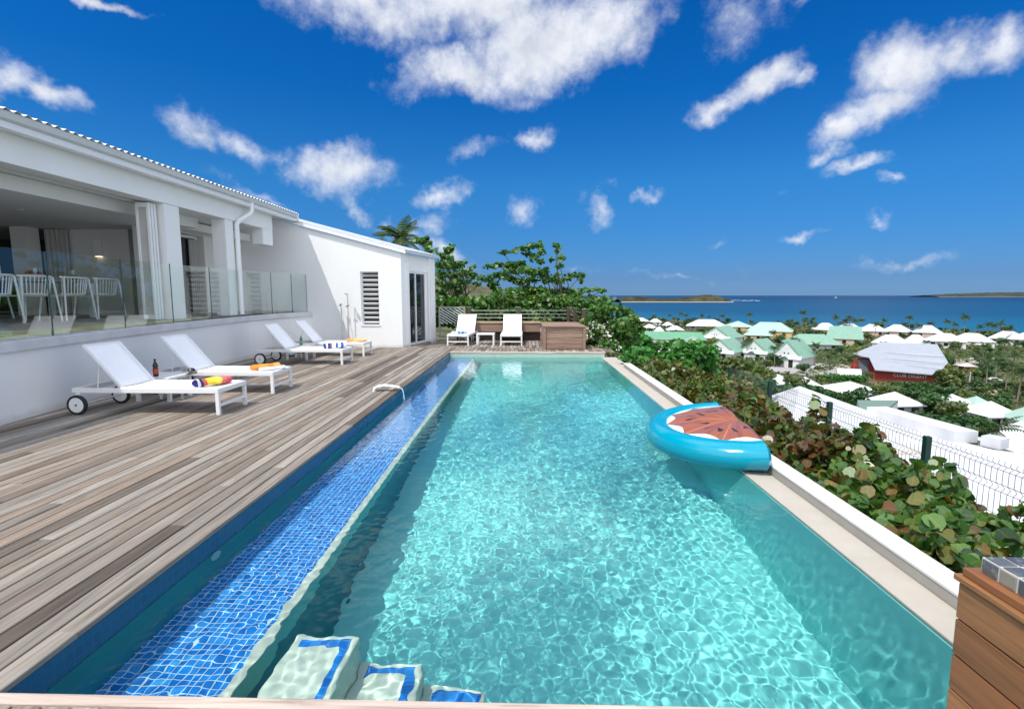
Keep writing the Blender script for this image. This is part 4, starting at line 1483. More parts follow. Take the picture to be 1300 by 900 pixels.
MB().box((-1.93, 17.08, .30), (.50, 17.11, .435)).box((-1.93, 17.08, .442), (.50, 17.11, .583)).build('front_boards', MAT['far_wood'], bn, world_co=True)
MB().box((-1.9, 17.30, 0), (.5, 17.5, .58)).build('base', MAT['dark_wood'], bn, world_co=True)

rl = thing('deck_railing', 'dark wooden posts joined by thin metal rails at the deck end', 'railing', (0, 17.6, 0))
posts = [(-1.92, 17.62), (-.22, 17.62), (1.46, 17.62), (1.60, 16.7), (1.75, 15.5)]
for x, y in posts:
    po = MB().box((x - .055, y - .055, 0), (x + .055, y + .055, 1.09)).build('post', MAT['dark_wood'], rl, world_co=True)
    cp = MB().box((x - .065, y - .065, 1.091), (x + .065, y + .065, 1.105))
    cp.v = [(a - rl.location.x, b_ - rl.location.y, c) for a, b_, c in cp.v]
    cp.build('post_cap', MAT['steel'], po)
k = MB()
for z in (.74, .86, .98):
    for (x0_, y0_), (x1_, y1_) in zip(posts[:-1], posts[1:]):
        k.tube([(x0_, y0_, z), (x1_, y1_, z)], .014, 6)
k.build('rails', MAT['steel'], rl, world_co=True, smooth=True)

gate = thing('slatted_gate', 'grey framed gate with white diagonal slats beside the villa wing', 'gate', (-2.5, 17.4, 0))
gx0, gx1, gz0, gz1 = -2.92, -2.02, .08, 1.12
MB().box((gx0, 17.35, gz1 - .05), (gx1, 17.42, gz1)).box((gx0, 17.35, gz0), (gx1, 17.42, gz0 + .05)).box((gx0, 17.35, gz0 + .05), (gx0 + .05, 17.42, gz1 - .05)).box((gx1 - .06, 17.35, gz0 + .05), (gx1, 17.42, gz1 - .05)).build('frame', plain('grey_gate_wood', (.30, .28, .25), .7, .15, 4), gate, world_co=True)
k = MB()
for i in range(-5, 6):
    c = gx0 + .05 + i * .15
    pts_ = []
    x0_, z0_ = c, gz1 - .05
    x1_, z1_ = c + .85, gz1 - .05 - .85 * .62
    if x0_ < gx0 + .05:
        tt = (gx0 + .05 - x0_) / (x1_ - x0_)
        x0_, z0_ = gx0 + .05, z0_ + (z1_ - z0_) * tt
    if x1_ > gx1 - .06:
        tt = (gx1 - .06 - x0_) / (x1_ - x0_)
        x1_, z1_ = gx1 - .06, z0_ + (z1_ - z0_) * tt
    if z1_ < gz0 + .05:
        tt = (gz0 + .05 - z0_) / (z1_ - z0_)
        x1_, z1_ = x0_ + (x1_ - x0_) * tt, gz0 + .05
    k.bar((x0_, 17.385, z0_), (x1_, 17.385, z1_), .022, .03, (0, 1, 0))
k.build('slats', MAT['white_paint'], gate, world_co=True)
# ================================================================ PLANTS NEAR THE POOL
def hedge(label, y0, y1, mat, n, size, lift=lambda x, y: 0.0, xr=(2.44, 4.75), seed=1, name='sea_grape_hedge'):
    t = thing(name, label, 'hedge', ((xr[0] + xr[1]) / 2, (y0 + y1) / 2, -.9))
    g = np.random.default_rng(seed)
    x = xr[0] + (xr[1] - xr[0]) * g.random(n)
    y = y0 + (y1 - y0) * g.random(n)
    h = np.interp(x, [2.42, 2.55, 2.9, 3.3, 4.0, 4.75], [-.20, -.15, -.10, -.15, -.38, -.72])
    h = h + .08 * np.sin(3.1 * x + 2.0 * y) + .07 * np.sin(1.7 * y - 2.3 * x + 1) + .06 * np.sin(6.3 * y + 4 * x) + .05 * np.sin(9 * x - 7 * y)
    h = h + np.array([lift(a, b_) for a, b_ in zip(x, y)])
    h = h + .42 * np.maximum(0, np.sin(4.6 * y + 6.1 * x + seed) * np.sin(3.3 * x - 4.4 * y) - .5) * (x > 2.9)
    z = h - .50 * g.random(n) ** 1.4
    c = np.stack([x, y, z], 1) - np.array(t.location)[None, :]
    np_mesh('foliage', leaf_polys(c, size, 8, .2, 1.0, .5), 8, mat, t)
    st = MB()
    r_ = random.Random(seed)
    for i in range(int((y1 - y0) * 7)):
        px_, py_ = r_.uniform(xr[0] + .1, xr[1] - .1), r_.uniform(y0, y1)
        zt_ = float(np.interp(px_, [2.42, 2.9, 4.75], [-.25, -.15, -.6]))
        b0 = (px_ + r_.uniform(-.2, .2), py_ + r_.uniform(-.2, .2), -.5 - .28 * (px_ - 2.4))
        st.tube([b0, ((b0[0] + px_) / 2 + .04, (b0[1] + py_) / 2, (b0[2] + zt_) / 2), (px_, py_, zt_)], [.014, .011, .006], 5)
    st.build('stems', MAT['bark'], t, world_co=True, smooth=True)
    return t


hedge('low hedge of big round green leaves with a few russet ones beside the tiled counter', 1.9, 5.0, MAT['leaf_green'], 9500, .088, lambda x, y: .10 * max(0, 1 - abs(y - 2.8) / 1.0) * (x < 3.4), seed=3)
hedge('russet and bronze leaved low hedge beside the pool float and the wire fence', 5.0, 8.0, MAT['leaf_red'], 9500, .085, lambda x, y: .05 * math.sin(4 * y), seed=4)
hedge('low hedge of mixed green and rust leaves along the far half of the upstand wall', 8.0, 12.2, MAT['leaf_mixed'], 11500, .080, lambda x, y: .06 * math.sin(3 * y), seed=5)
sg = thing('sea_grape_sprig', 'single upright green sprig rising alone before the wire fence', 'plant', (4.25, 7.5, -.7))
p = at(1036, 520, 7.5)
foliage(sg, 'leaves', [((p.x - 4.25, p.y - 7.5, p.z + .7), (.16, .14, .22))], 420, .12, MAT['leaf_green'], 8)
p2 = at(1105, 548, 6.7)
foliage(sg, 'leaves', [((p2.x - 4.25, p2.y - 7.5, p2.z + .7), (.10, .10, .10))], 500, .12, MAT['leaf_red'], 8)
MB().tube([(0, 0, 0), (.02, 0, .3), (p.x - 4.25, p.y - 7.5, p.z + .85)], [.015, .012, .006], 6).build('stem', MAT['bark'], sg, smooth=True)


def limb_to(mb, a, b, r0, r1, g, sag=.15):
    a, b = Vector(a), Vector(b)
    m1 = a.lerp(b, .4) + Vector((g.uniform(-sag, sag), g.uniform(-sag, sag), g.uniform(0, sag)))
    m2 = a.lerp(b, .75) + Vector((g.uniform(-sag, sag), g.uniform(-sag, sag), g.uniform(0, sag)))
    mb.tube([a, m1, m2, b], [r0, r0 * .75 + r1 * .25, (r0 + r1) * .45, r1], 7)


def measured_tree(name, label, cat, base, spots, Y, dy, mat, per, size, trunk_r, fork, seed=1, nper=6, shell=.15):
    """crown made of leaf clumps at measured spots, spread in depth, each carried by a limb"""
    g = random.Random(seed)
    t = thing(name, label, cat, base)
    B = Vector(base)
    bl = []
    lm_ = MB()
    fk = Vector(fork) - B
    lm_.tube([(0, 0, -.3), (fk.x * .3 + .05, fk.y * .4, fk.z * .5), tuple(fk)], [trunk_r * 1.25, trunk_r, trunk_r * .8], 9)
    for (px, py, rx, ry) in spots:
        yy = Y + g.uniform(-dy, dy)
        c = at(px, py, yy) - B
        k_ = yy / F_PX
        bl.append((tuple(c), (rx * k_ * 1.15, (rx + ry) * .6 * k_, ry * k_ * 1.0)))
        if g.random() < .6:
            limb_to(lm_, tuple(fk * g.uniform(.75, 1)), tuple(c), trunk_r * .22, .008, g, .2)
    lm_.build('trunk', MAT['bark'], t, smooth=True)
    foliage(t, 'crown', bl, per, size, mat, nper, .3, 1.0, shell)
    return t


cr = lambda L: [(540 + a / 5, 290 + b / 5, c / 5, d / 5) for a, b, c, d in L]
measured_tree('sea_grape_tree', 'tall open crowned sea grape tree behind the far loungers', 'tree', (1.1, 20.0, -1.4), cr([
    (500, 155, 36, 14), (560, 145, 30, 16), (620, 130, 45, 22), (700, 110, 45, 24), (740, 150, 30, 26), (830, 108, 28, 20), (840, 150, 20, 16), (800, 200, 22, 14), (860, 195, 28, 24), (855, 240, 24, 18),
    (690, 190, 30, 26), (730, 215, 26, 20), (650, 165, 40, 16), (410, 245, 40, 16), (470, 235, 45, 18), (540, 235, 50, 22), (600, 225, 40, 20), (560, 270, 60, 24), (640, 270, 60, 26), (700, 275, 40, 24),
    (480, 300, 45, 20), (540, 320, 50, 22), (600, 340, 50, 22), (660, 330, 50, 28), (740, 300, 40, 30), (790, 330, 45, 24), (830, 300, 30, 18), (770, 270, 26, 16), (840, 340, 40, 16), (930, 300, 40, 14), (985, 300, 28, 20), (990, 335, 20, 12), (900, 325, 34, 14),
    (430, 350, 40, 16), (640, 380, 50, 14), (700, 390, 60, 20), (760, 400, 50, 26), (820, 410, 55, 26), (890, 400, 55, 26), (950, 410, 45, 22), (1000, 395, 35, 18), (1060, 390, 40, 12), (1120, 395, 32, 14), (960, 450, 60, 24), (860, 460, 70, 26), (640, 430, 40, 20), (900, 430, 50, 20)]),
    20.0, .9, MAT['leaf_seagrape'], 430, .14, .13, (1.15, 20.0, 1.0), 3)
cr2 = lambda L: [(480 + a / 6.925, 270 + b / 6.925, c / 6.925, d / 6.925) for a, b, c, d in L]
measured_tree('sea_grape_tree', 'dense sea grape tree rising behind the villa wing', 'tree', (-2.6, 20.5, -1.2), cr2([
    (330, 250, 50, 30), (400, 250, 45, 40), (430, 215, 25, 30), (470, 330, 50, 30), (440, 290, 45, 28), (540, 370, 30, 24), (580, 390, 40, 50), (610, 340, 45, 36), (640, 310, 30, 26), (660, 292, 14, 14), (640, 400, 28, 40),
    (560, 460, 60, 45), (620, 470, 60, 50), (680, 460, 50, 40), (740, 460, 45, 30), (770, 440, 20, 22), (820, 490, 35, 16), (855, 478, 22, 14), (560, 540, 60, 50), (640, 560, 60, 45), (720, 540, 60, 45), (780, 540, 55, 40), (850, 560, 50, 36), (920, 580, 50, 36), (980, 590, 45, 36), (560, 620, 50, 40), (640, 640, 60, 40), (720, 620, 55, 40), (700, 690, 50, 36), (780, 610, 40, 30), (860, 630, 40, 20), (560, 700, 50, 40), (600, 750, 60, 40), (680, 760, 50, 30), (540, 790, 50, 30), (1010, 640, 40, 30), (1060, 560, 50, 36), (1030, 690, 40, 36)]),
    20.5, .9, MAT['leaf_seagrape'], 300, .155, .12, (-2.5, 20.5, 1.2), 5)
measured_tree('shrub', 'dark shrub mass growing along the railing behind the wooden bench', 'shrub', (-.2, 19.0, -1.5), [(x, y, 17, 9) for x in range(556, 770, 16) for y in (384, 397)] + [(x, 408, 17, 9) for x in range(560, 740, 18)] + [(640, 374, 16, 8), (665, 372, 18, 8), (690, 378, 18, 8), (715, 380, 18, 8), (740, 384, 16, 8)],
              19.0, .5, MAT['leaf_seagrape'], 300, .13, .06, (-.2, 19.0, -.8), 9)
bs = measured_tree('flowering_shrub', 'round shrub with white blossoms just right of the deck box', 'shrub', (2.7, 15.6, -1.2), [
    (757, 396, 15, 9), (775, 391, 16, 8), (792, 398, 13, 9), (750, 408, 12, 9), (770, 408, 20, 11), (790, 414, 18, 12), (758, 422, 13, 10), (775, 425, 18, 12), (795, 430, 16, 12), (755, 436, 12, 9), (770, 439, 14, 8), (810, 415, 8, 9), (803, 405, 8, 8)],
    15.6, .4, MAT['leaf_seagrape'], 480, .11, .05, (2.7, 15.6, -.6), 12)
pc = np.concatenate([in_blob(16, tuple(at(px, py, 15.3) - Vector(bs.location)), (.22, .2, .16), .2) for px, py in ((757, 413), (766, 414), (775, 431), (783, 440), (748, 428), (770, 425))])
np_mesh('blossom', leaf_polys(pc, .07, 6, .3), 6, MAT['petal'], bs)


def shrub_at(label, spots, Y, dy, mat, per, size, name='shrub', seed=1, group=None):
    px = sum(s[0] for s in spots) / len(spots)
    b = at(px, max(s[1] + s[3] for s in spots), Y)
    t = measured_tree(name, label, 'shrub', (b.x, b.y, b.z - .6), spots, Y, dy, mat, per, size, .05, (b.x, b.y, b.z + .1), seed)
    if group:
        t['group'] = group
    return t


shrub_at('low green ground shrub spilling over the far end of the pool coping', [(800, 452, 14, 7), (815, 447, 14, 8), (826, 458, 14, 8), (840, 465, 14, 8), (808, 460, 10, 6), (855, 472, 14, 9)], 12.6, .5, MAT['leaf_bright'], 420, .12, seed=21)
shrub_at('feathery olive shrub hanging beside the upstand wall at its far end', [(832, 476, 12, 9), (845, 484, 13, 9), (822, 469, 9, 6), (858, 490, 12, 8)], 10.8, .3, MAT['leaf_olive'], 600, .06, seed=22)
shrub_at('bright green leafy bush standing highest behind the hedge, left of the green cottages', [(868, 442, 16, 9), (885, 440, 14, 9), (898, 446, 14, 9), (878, 455, 18, 10), (896, 460, 15, 10), (868, 466, 15, 9), (886, 472, 17, 9), (900, 474, 12, 9), (856, 455, 10, 8)], 21, 1.2, MAT['leaf_bright'], 260, .22, seed=23)
shrub_at('dark green bush in front of the long green roof, left of the bright bush', [(800, 428, 16, 7), (815, 433, 15, 8), (805, 442, 16, 9), (824, 448, 15, 8), (840, 440, 16, 6), (845, 452, 14, 8), (858, 437, 10, 6), (790, 437, 10, 8)], 24, 1.5, MAT['leaf_bright'], 240, .22, seed=24)
shrub_at('mixed green bushes filling the slope just behind the far hedge', [(860, 484, 18, 8), (880, 487, 18, 8), (900, 490, 18, 8), (920, 487, 18, 9), (938, 492, 16, 9), (918, 500, 16, 7), (895, 500, 16, 7), (950, 503, 12, 7)], 14.5, 1.2, MAT['leaf_mixed'], 300, .14, seed=25)
shrub_at('dull olive thicket on the slope below the white fronted green cottages', [(910, 464, 18, 9), (930, 462, 20, 9), (948, 468, 20, 9), (965, 475, 18, 8), (925, 474, 20, 9), (945, 480, 18, 8), (912, 478, 14, 8)], 42, 3, MAT['leaf_olive'], 200, .32, seed=26)

# palm behind the wing


def palm_mesh(frond_len, nf, seg, leaflet, seed, dens=1.0):
    g = random.Random(seed)
    polys = []
    for f_ in range(nf):
        a = 2 * math.pi * f_ / nf + g.uniform(-.25, .25)
        el_ = g.uniform(-.35, 1.15)
        L = frond_len * g.uniform(.8, 1.1)
        p = Vector((0, 0, 0))
        d = Vector((math.cos(a) * math.cos(el_), math.sin(a) * math.cos(el_), math.sin(el_)))
        sd_ = Vector((-math.sin(a), math.cos(a), 0))
        for s in range(seg):
            t = (s + 1) / seg
            q = p + d * (L / seg)
            w = leaflet * math.sin(math.pi * min(1, .12 + .88 * t)) ** .6 * frond_len * g.uniform(.8, 1.1)
            upv = sd_.cross(d)
            for sg_ in (-1, 1):
                tip = p + (sd_ * sg_ * .85 + d * .55 - Vector((0, 0, .45))) * w
                polys.append([p, p.lerp(q, .75 * dens), tip + d * .03 * L, tip])
            polys.append([p - upv * .012 * L, p + upv * .012 * L, q + upv * .008 * L, q - upv * .008 * L])
            p = q
            d = (d - Vector((0, 0, .9 / seg * (1.0 + .8 * t)))).normalized()
    return np.array([[tuple(v) for v in q] for q in polys])


def palm(label, loc, h, fl_, nf, seg, seed, group=None, lean=.1, leaflet=.22, parts_mesh=None):
    t = thing('palm_tree', label, 'palm tree', loc, 0, group)
    g = random.Random(seed)
    lx, ly = g.uniform(-lean, lean) * h, g.uniform(-lean, lean) * h
    MB().tube([(0, 0, -.5), (lx * .3, ly * .3, h * .4), (lx * .7, ly * .7, h * .75), (lx, ly, h)], [.16 * fl_ / 2, .12 * fl_ / 2, .10 * fl_ / 2, .09 * fl_ / 2], 7).build('trunk', MAT['palm_bark'], t, smooth=True)
    v = palm_mesh(fl_, nf, seg, leaflet, seed) + np.array([lx, ly, h])[None, None, :]
    np_mesh('crown', v, 4, MAT['leaf_palm'], t)
    return t


pp = at(511, 303, 23)
palm('coconut palm showing its fronds above the villa wing roof', (pp.x, pp.y, -1.5), pp.z + 1.5, 1.35, 17, 16, 4, leaflet=.26, lean=.02)
pp = at(484, 304, 24)
palm('low palm whose frond tips just show over the wing roof ridge', (pp.x, pp.y, -1.5), pp.z + .8, 1.3, 13, 14, 9, leaflet=.24, lean=.02)

# wire fence
fx_, fz_ = 4.95, -.25
fe = thing('wire_fence', 'green posted wire mesh fence between the hedge and the white roofs below', 'fence', (fx_, 8, -1.3))
FY = [2.25, 4.28, 6.32, 8.37, 10.42, 12.46]
for y in FY:
    po = MB().box((fx_ - .035, y - .035, -1.6), (fx_ + .035, y + .035, fz_ + .03)).build('post', MAT['fence_green'], fe, world_co=True, bevel=.004)
for a, b in zip(FY[:-1], FY[1:]):
    k = MB()
    y = a + .04
    fold = lambda z: .0
    while y < b - .03:
        k.tube([(fx_ + .04, y, -1.5), (fx_ + .04, y, fz_ - .30), (fx_ + .075, y, fz_ - .26), (fx_ + .04, y, fz_ - .22), (fx_ + .04, y, fz_ - .07), (fx_ + .075, y, fz_ - .035), (fx_ + .04, y, fz_ + .0), (fx_ + .055, y, fz_ + .03)], .0028, 4, cap=False)
        y += .068
    for z in (fz_ - .02, fz_ - .07, fz_ - .22, fz_ - .30, fz_ - .55, fz_ - .8):
        k.tube([(fx_ + .045, a, z), (fx_ + .045, b, z)], .0035, 4, cap=False)
    k.build('mesh_panel', MAT['fence_wire'], fe, world_co=True, flip_check=False)

# ================================================================ THE SEASIDE VILLAGE
def sheet(name, col, var=.06, rib=True):
    m, n, b = newmat(name)
    co = objco(n)
    c = n.ramp(n.noise(co, .5, 5, .6), [(.3, tuple(v * (1 - var) for v in col)), (.7, tuple(min(.85, v * (1 + var)) for v in col))])
    n.put(b.inputs['Base Color'], c)
    b.inputs['Roughness'].default_value = .6
    b.inputs['Specular IOR Level'].default_value = .3
    return m


RM = {'white': sheet('white_sheet_roof', (.62, .62, .63), .12), 'green': sheet('pale_green_sheet_roof', (.21, .36, .27), .08), 'mint': sheet('mint_sheet_roof', (.34, .47, .40), .06), 'deep': sheet('green_sheet_roof', (.13, .31, .19), .08),
      'grey': sheet('grey_sheet_roof', (.34, .36, .40), .05), 'stone': sheet('weathered_grey_roof', (.42, .41, .42), .15), 'cream': sheet('cream_roof', (.74, .74, .60), .05), 'ivory': sheet('blush_white_roof', (.76, .70, .66), .05)}
WM = {'white': plain('village_white_wall', (.66, .65, .63), .9, .06, .8), 'grey': plain('village_grey_wall', (.30, .32, .36), .9, .08, .8), 'yellow': plain('village_yellow_wall', (.62, .42, .18), .9, .08, .8), 'beige': plain('village_beige_wall', (.52, .42, .28), .9, .1, .8),
      'pink': plain('village_pink_wall', (.55, .40, .34), .9, .08, .8), 'red': plain('village_red_wall', (.26, .035, .022), .8, .12, .8), 'shade': plain('village_dark_wall', (.14, .15, .17), .9, .1, .8)}


def solve(px, py, h):
    """distance at which a point h above the ground lies on this line of sight"""
    last = None
    for Y in np.concatenate([np.arange(34, 120, 1.0), np.arange(120, 700, 2.0)]):
        p = at(px, py, Y)
        if p.z >= float(ground(p.x, p.y)) + h:
            last = Y
    return last or 60.0


FOOT = []


def house(px, apex_y, wpx, kind, h, roof, wall, label, depth=.7, rh=.42, rot=0.0, ridge=.45, ov=.7, win=3, Y=None, name='house', group=None):
    h *= 1.12
    rh = min(.62, rh * 1.2)
    Y = Y or solve(px, apex_y, h)
    p = at(px, apex_y, Y)
    W = wpx * Y / F_PX * (.86 if kind == 'pyramid' else 1)
    D = W * depth
    gz = min(float(ground(p.x, p.y)), p.z - h * .9)
    t = thing(name, label, 'house', (p.x, p.y, gz), R(rot) - math.atan2(p.x, p.y), group)
    H_ = p.z - gz
    eh = H_ * (1 - rh)
    w2, d2_ = W / 2, D / 2
    iw, idp = w2 - ov * min(1, W / 12), d2_ - ov * min(1, W / 12)
    wl_ = MB().box((-iw, -idp, -2.5), (iw, idp, eh + .05))
    rf = MB()
    e = [(-w2, -d2_, eh), (w2, -d2_, eh), (w2, d2_, eh), (-w2, d2_, eh)]
    if kind in ('hip', 'pyramid'):
        rl_ = w2 * ridge if kind == 'hip' else .02
        top_ = [(-rl_, 0, H_), (rl_, 0, H_)]
        rf.add(e + top_, [(0, 1, 5, 4), (1, 2, 5), (2, 3, 4, 5), (3, 0, 4), (3, 2, 1, 0)])
    elif kind == 'side':                                  # ridge across the view
        top_ = [(-w2, 0, H_), (w2, 0, H_)]
        rf.add(e + top_, [(0, 1, 5, 4), (1, 2, 5), (2, 3, 4, 5), (3, 0, 4), (3, 2, 1, 0)])
    elif kind == 'mono':                                  # one plane falling towards the viewer
        rf.add([(-w2, -d2_, eh), (w2, -d2_, eh), (w2 * .86, d2_, H_), (-w2 * .86, d2_, H_), (-w2 * .86, d2_, eh), (w2 * .86, d2_, eh)], [(0, 1, 2, 3), (0, 3, 4), (1, 5, 2), (3, 2, 5, 4), (0, 4, 5, 1)])
    elif kind == 'front':                                 # gable towards the viewer
        rf.add([(-w2, -d2_, eh), (-w2, d2_, eh), (w2, d2_, eh), (w2, -d2_, eh), (0, -d2_, H_), (0, d2_, H_)], [(0, 1, 5, 4), (2, 3, 4, 5), (0, 4, 3), (1, 2, 5), (0, 3, 2, 1)])
    wl_.build('wall', wall if not isinstance(wall, str) else WM[wall], t)
    ro = rf.build('roof', RM[roof], t)
    if kind == 'front':
        gp = MB().prism([(-w2 * .80, eh + .02), (w2 * .80, eh + .02), (0, eh + (H_ - eh) * .80)], 'Y', -d2_ - .06, -d2_ - .02)
        gp.build('gable_panel', WM['white'], t)
    fa = MB().box((-w2, -d2_ - .05, eh - .22), (w2, -d2_ - .02, eh + .02))
    fa.build('fascia', WM['white'], ro)
    if win:
        for i in range(win):
            x = (-iw + 2 * iw * (i + .5) / win)
            ww = min(1.1, iw * .5 / win)
            MB().box((x - ww, -idp - .05, max(.4, eh * .35)), (x + ww, -idp + .1, eh * .82)).build('window', MAT['window'], t)
        for i in range(2):
            y = (-idp + 2 * idp * (i + .5) / 2)
            MB().box((-iw - .05, y - .7, max(.4, eh * .35)), (-iw + .1, y + .7, eh * .82)).build('window', MAT['window'], t)
    FOOT.append((p.x, p.y, max(W, D) * .6, px, Y))
    return t, W, D, eh, H_


def cottage(px, apex_y, wpx, label, h=8.0, Y=None, rot=0):
    """green roofed cottage: steep roof with a gable to the viewer, white lower skirt roof and a small green dormer arch"""
    t, W, D, eh, H_ = house(px, apex_y, wpx, 'front', h * 1.2, 'green', 'white', label, depth=1.0, rh=.58, rot=rot - 24, win=0, ov=1.2, Y=Y)
    w2, d2_ = W / 2, D / 2
    sk = MB().add([(-w2 * .92, -d2_ - .1, eh + .9), (w2 * .92, -d2_ - .1, eh + .9), (w2 * 1.02, -d2_ - 2.4, eh - .55), (-w2 * 1.02, -d2_ - 2.4, eh - .55), (-w2 * .92, -d2_ - .1, eh - .4), (w2 * .92, -d2_ - .1, eh - .4)],
                  [(0, 3, 2, 1), (0, 4, 3), (1, 2, 5), (3, 4, 5, 2), (0, 1, 5, 4)])
    sk.build('skirt_roof', RM['white'], t)
    fr_w = MB().box((-w2 * .85, -d2_ - 1.7, -2.0), (w2 * .85, -d2_ + 1.0, eh - .7))
    fr_w.build('front_wall', WM['white'], t)
    dm = MB().prism([(-1.9, eh - .35), (-.0, eh + .75), (1.9, eh - .35)], 'Y', -d2_ - 2.5, -d2_ - .3)
    do = dm.build('dormer', RM['deep'], t)
    MB().prism([(-1.2, eh - .3), (0, eh + .42), (1.2, eh - .3)], 'Y', -d2_ - 2.56, -d2_ - 2.51).build('dormer_vent', WM['shade'], do)
    for x in (-w2 * .62, w2 * .38):
        MB().box((x - 1.0, -d2_ - 1.76, -.2), (x + 1.0, -d2_ - 1.6, eh - 1.0)).build('door', MAT['window'], t)
    for x in (-1.2, .6):
        MB().box((x, -d2_ - .10, eh + 1.5), (x + .6, -d2_ - .05, eh + 2.2)).build('window', MAT['window'], t)
    return t


cottage(918, 414, 40, 'green roofed cottage with tall white gable, farther behind the leftmost front cottage', 9)
cottage(923, 429.5, 40, 'leftmost of the three green roofed cottages in the front row, white skirt roof')
cottage(966, 430, 38, 'middle of the three green roofed front cottages, behind the grey parking slope')
cottage(1009, 431, 40, 'rightmost of the three green roofed front cottages, with a garage below', 9.5)
house(963, 418.5, 34, 'hip', 7, 'mint', 'beige', 'small mint roofed house between the green cottages and the yellow house')
house(937, 407.5, 42, 'pyramid', 9, 'mint', 'yellow', 'house with white tipped mint pyramid roof and bright yellow walls', rot=8)
house(978, 409, 52, 'hip', 11, 'mint', 'yellow', 'large pale mint hip roofed house with yellow storeys near the beach', rh=.45, rot=-4)
house(1030, 424, 58, 'hip', 8.5, 'green', 'grey', 'wide green hip roofed house with blue grey walls and a small gablet', rh=.5, rot=22, ridge=.5)
house(1073, 415, 40, 'mono', 11, 'green', 'beige', 'tall beige block under one big pale green roof plane', depth=.8, rh=.55)
house(850, 421, 88, 'hip', 7, 'deep', 'white', 'long low building with the big deep green hip roof behind the bushes', depth=.32, rh=.55, ridge=.85, win=4)
house(880, 427.5, 26, 'front', 5, 'mint', 'white', 'small white gabled porch building against the long deep green roof', rh=.5, win=1)
house(897, 405.5, 48, 'hip', 9, 'white', 'shade', 'large white hip roofed hall with dark walls close to the beach', rh=.5, ridge=.4)
for px, ay, w_, h_, rf_, wl_, lb in [
    (814, 403.5, 18, 6.5, 'ivory', 'pink', 'small blush roofed house by the shore, leftmost in the village'),
    (832, 404.6, 16, 6.5, 'white', 'white', 'small white roofed house by the shore, second from the left end'),
    (848, 408.8, 14, 6, 'white', 'white', 'small white roofed house just left of the white beach hall'),
    (825, 411.5, 17, 6, 'white', 'pink', 'low white roofed house directly beneath the blush roofed shore house'),
    (837, 415, 12, 6, 'white', 'white', 'tiny white roofed hut above the left half of the long green roof'),
    (857, 413.5, 22, 6, 'white', 'white', 'white roofed pair of huts above the middle of the long green roof'),
    (1048, 410, 30, 9, 'white', 'pink', 'white peaked shore house with pink walls behind the big green roof plane, left side'),
    (1078, 410.8, 34, 9, 'white', 'pink', 'white peaked shore house half hidden behind the big green roof plane'),
    (1108, 411.5, 30, 9, 'white', 'pink', 'white peaked shore house just right of the big green roof plane'),
    (1139, 412, 28, 9, 'white', 'pink', 'white peaked shore house straight above the red hall'),
    (1178, 413, 30, 9, 'white', 'pink', 'white peaked shore house farthest right before the twin shore palms')]:
    house(px, ay, w_, 'hip', h_, rf_, wl_, lb, depth=.85, rh=.45, ridge=.25, rot=rnd.uniform(-14, 14), win=2)
for px, ay, w_, lb in [
    (1131, 425, 38, 'white hip roofed villa directly behind the left part of the red hall'),
    (1163, 425, 26, 'white hip roofed villa behind the middle of the red hall'),
    (1200, 423, 40, 'white hip roofed villa behind the right end of the red hall'),
    (1234, 423, 42, 'white hip roofed villa under the twin shore palms'),
    (1280, 420.5, 34, 'white hip roofed villa near the right edge, above the palms'),
    (1312, 421, 40, 'white hip roofed villa cut by the right edge of the view')]:
    house(px, ay, w_, 'hip', 8.5, 'white', 'white', lb, depth=.8, rh=.42, ridge=.3, rot=rnd.uniform(-10, 10), win=3)
house(1232, 431, 30, 'side', 5, 'white', 'white', 'low white annex in front of the villa under the twin palms', rh=.4, win=2)
for px, ay, w_, dp_, Yv, rf_, wl_, lb, rt_ in [
    (985, 474, 46, .8, None, 'white', 'white', 'white pyramid roof at the foot of the grey parking slope', 20),
    (1022, 478, 34, .6, None, 'white', 'grey', 'low white roof with a grey rear part, beside the pyramid roof', 12),
    (1079, 484, 72, .9, None, 'white', 'grey', 'largest white pyramid roof, above the pale green flat roof', 24),
    (1136, 497, 54, .9, None, 'white', 'grey', 'white pyramid roof sloping right below the red hall', 18),
    (1209, 500, 58, .9, None, 'white', 'white', 'white pyramid roof in front of the telegraph pole', 22),
    (1296, 534, 70, .9, 62, 'white', 'white', 'white roof near the right edge with a palm frond before it', 15),
    (1258, 509, 54, .8, None, 'cream', 'white', 'cream coloured pyramid roof right of the white pyramid roofs', 18),
    (1240, 502.5, 44, .7, None, 'mint', 'white', 'pale mint roof peeping out behind the cream roof', 10),
    (1302, 516, 40, .7, None, 'mint', 'white', 'pale mint roof cut by the right edge below the hedge', 10)]:
    house(px, ay, w_, 'pyramid', 5.2, rf_, wl_, lb, depth=1.0, rh=.40, rot=38 + rt_ * .3, win=2, Y=Yv)
for px, ay, w_, lb in [(815, 438.5, 22, 'grey roofed shed among the bushes, left one'), (846, 442.5, 26, 'grey roofed shed among the bushes, right one with a white end'), (1078, 468, 26, 'low white roof just left of the red hall')]:
    house(px, ay, w_, 'side', 4, 'stone' if px < 1000 else 'white', 'white', lb, depth=.5, rh=.5, win=0, rot=12)
# flat pale green roof between two pyramid roofs
gp_ = thing('flat_roofed_house', 'flat pale green roof joining the two nearest white pyramid roofs', 'house', tuple(at(1120, 512, 78)))  # flat roof
q = [at(1088, 511, 84), at(1140, 512, 84), at(1122, 519, 75), at(1092, 518, 76)]
zq = sum(v.z for v in q) / 4
MB().prism([(v.x, v.y) for v in q], 'Z', zq - 6, zq - .32).build('wall', WM['white'], gp_, world_co=True)
MB().prism([(v.x * 1.0, v.y) for v in q], 'Z', zq - .3, zq).build('roof', sheet('sage_flat_roof', (.17, .24, .19)), gp_, world_co=True)

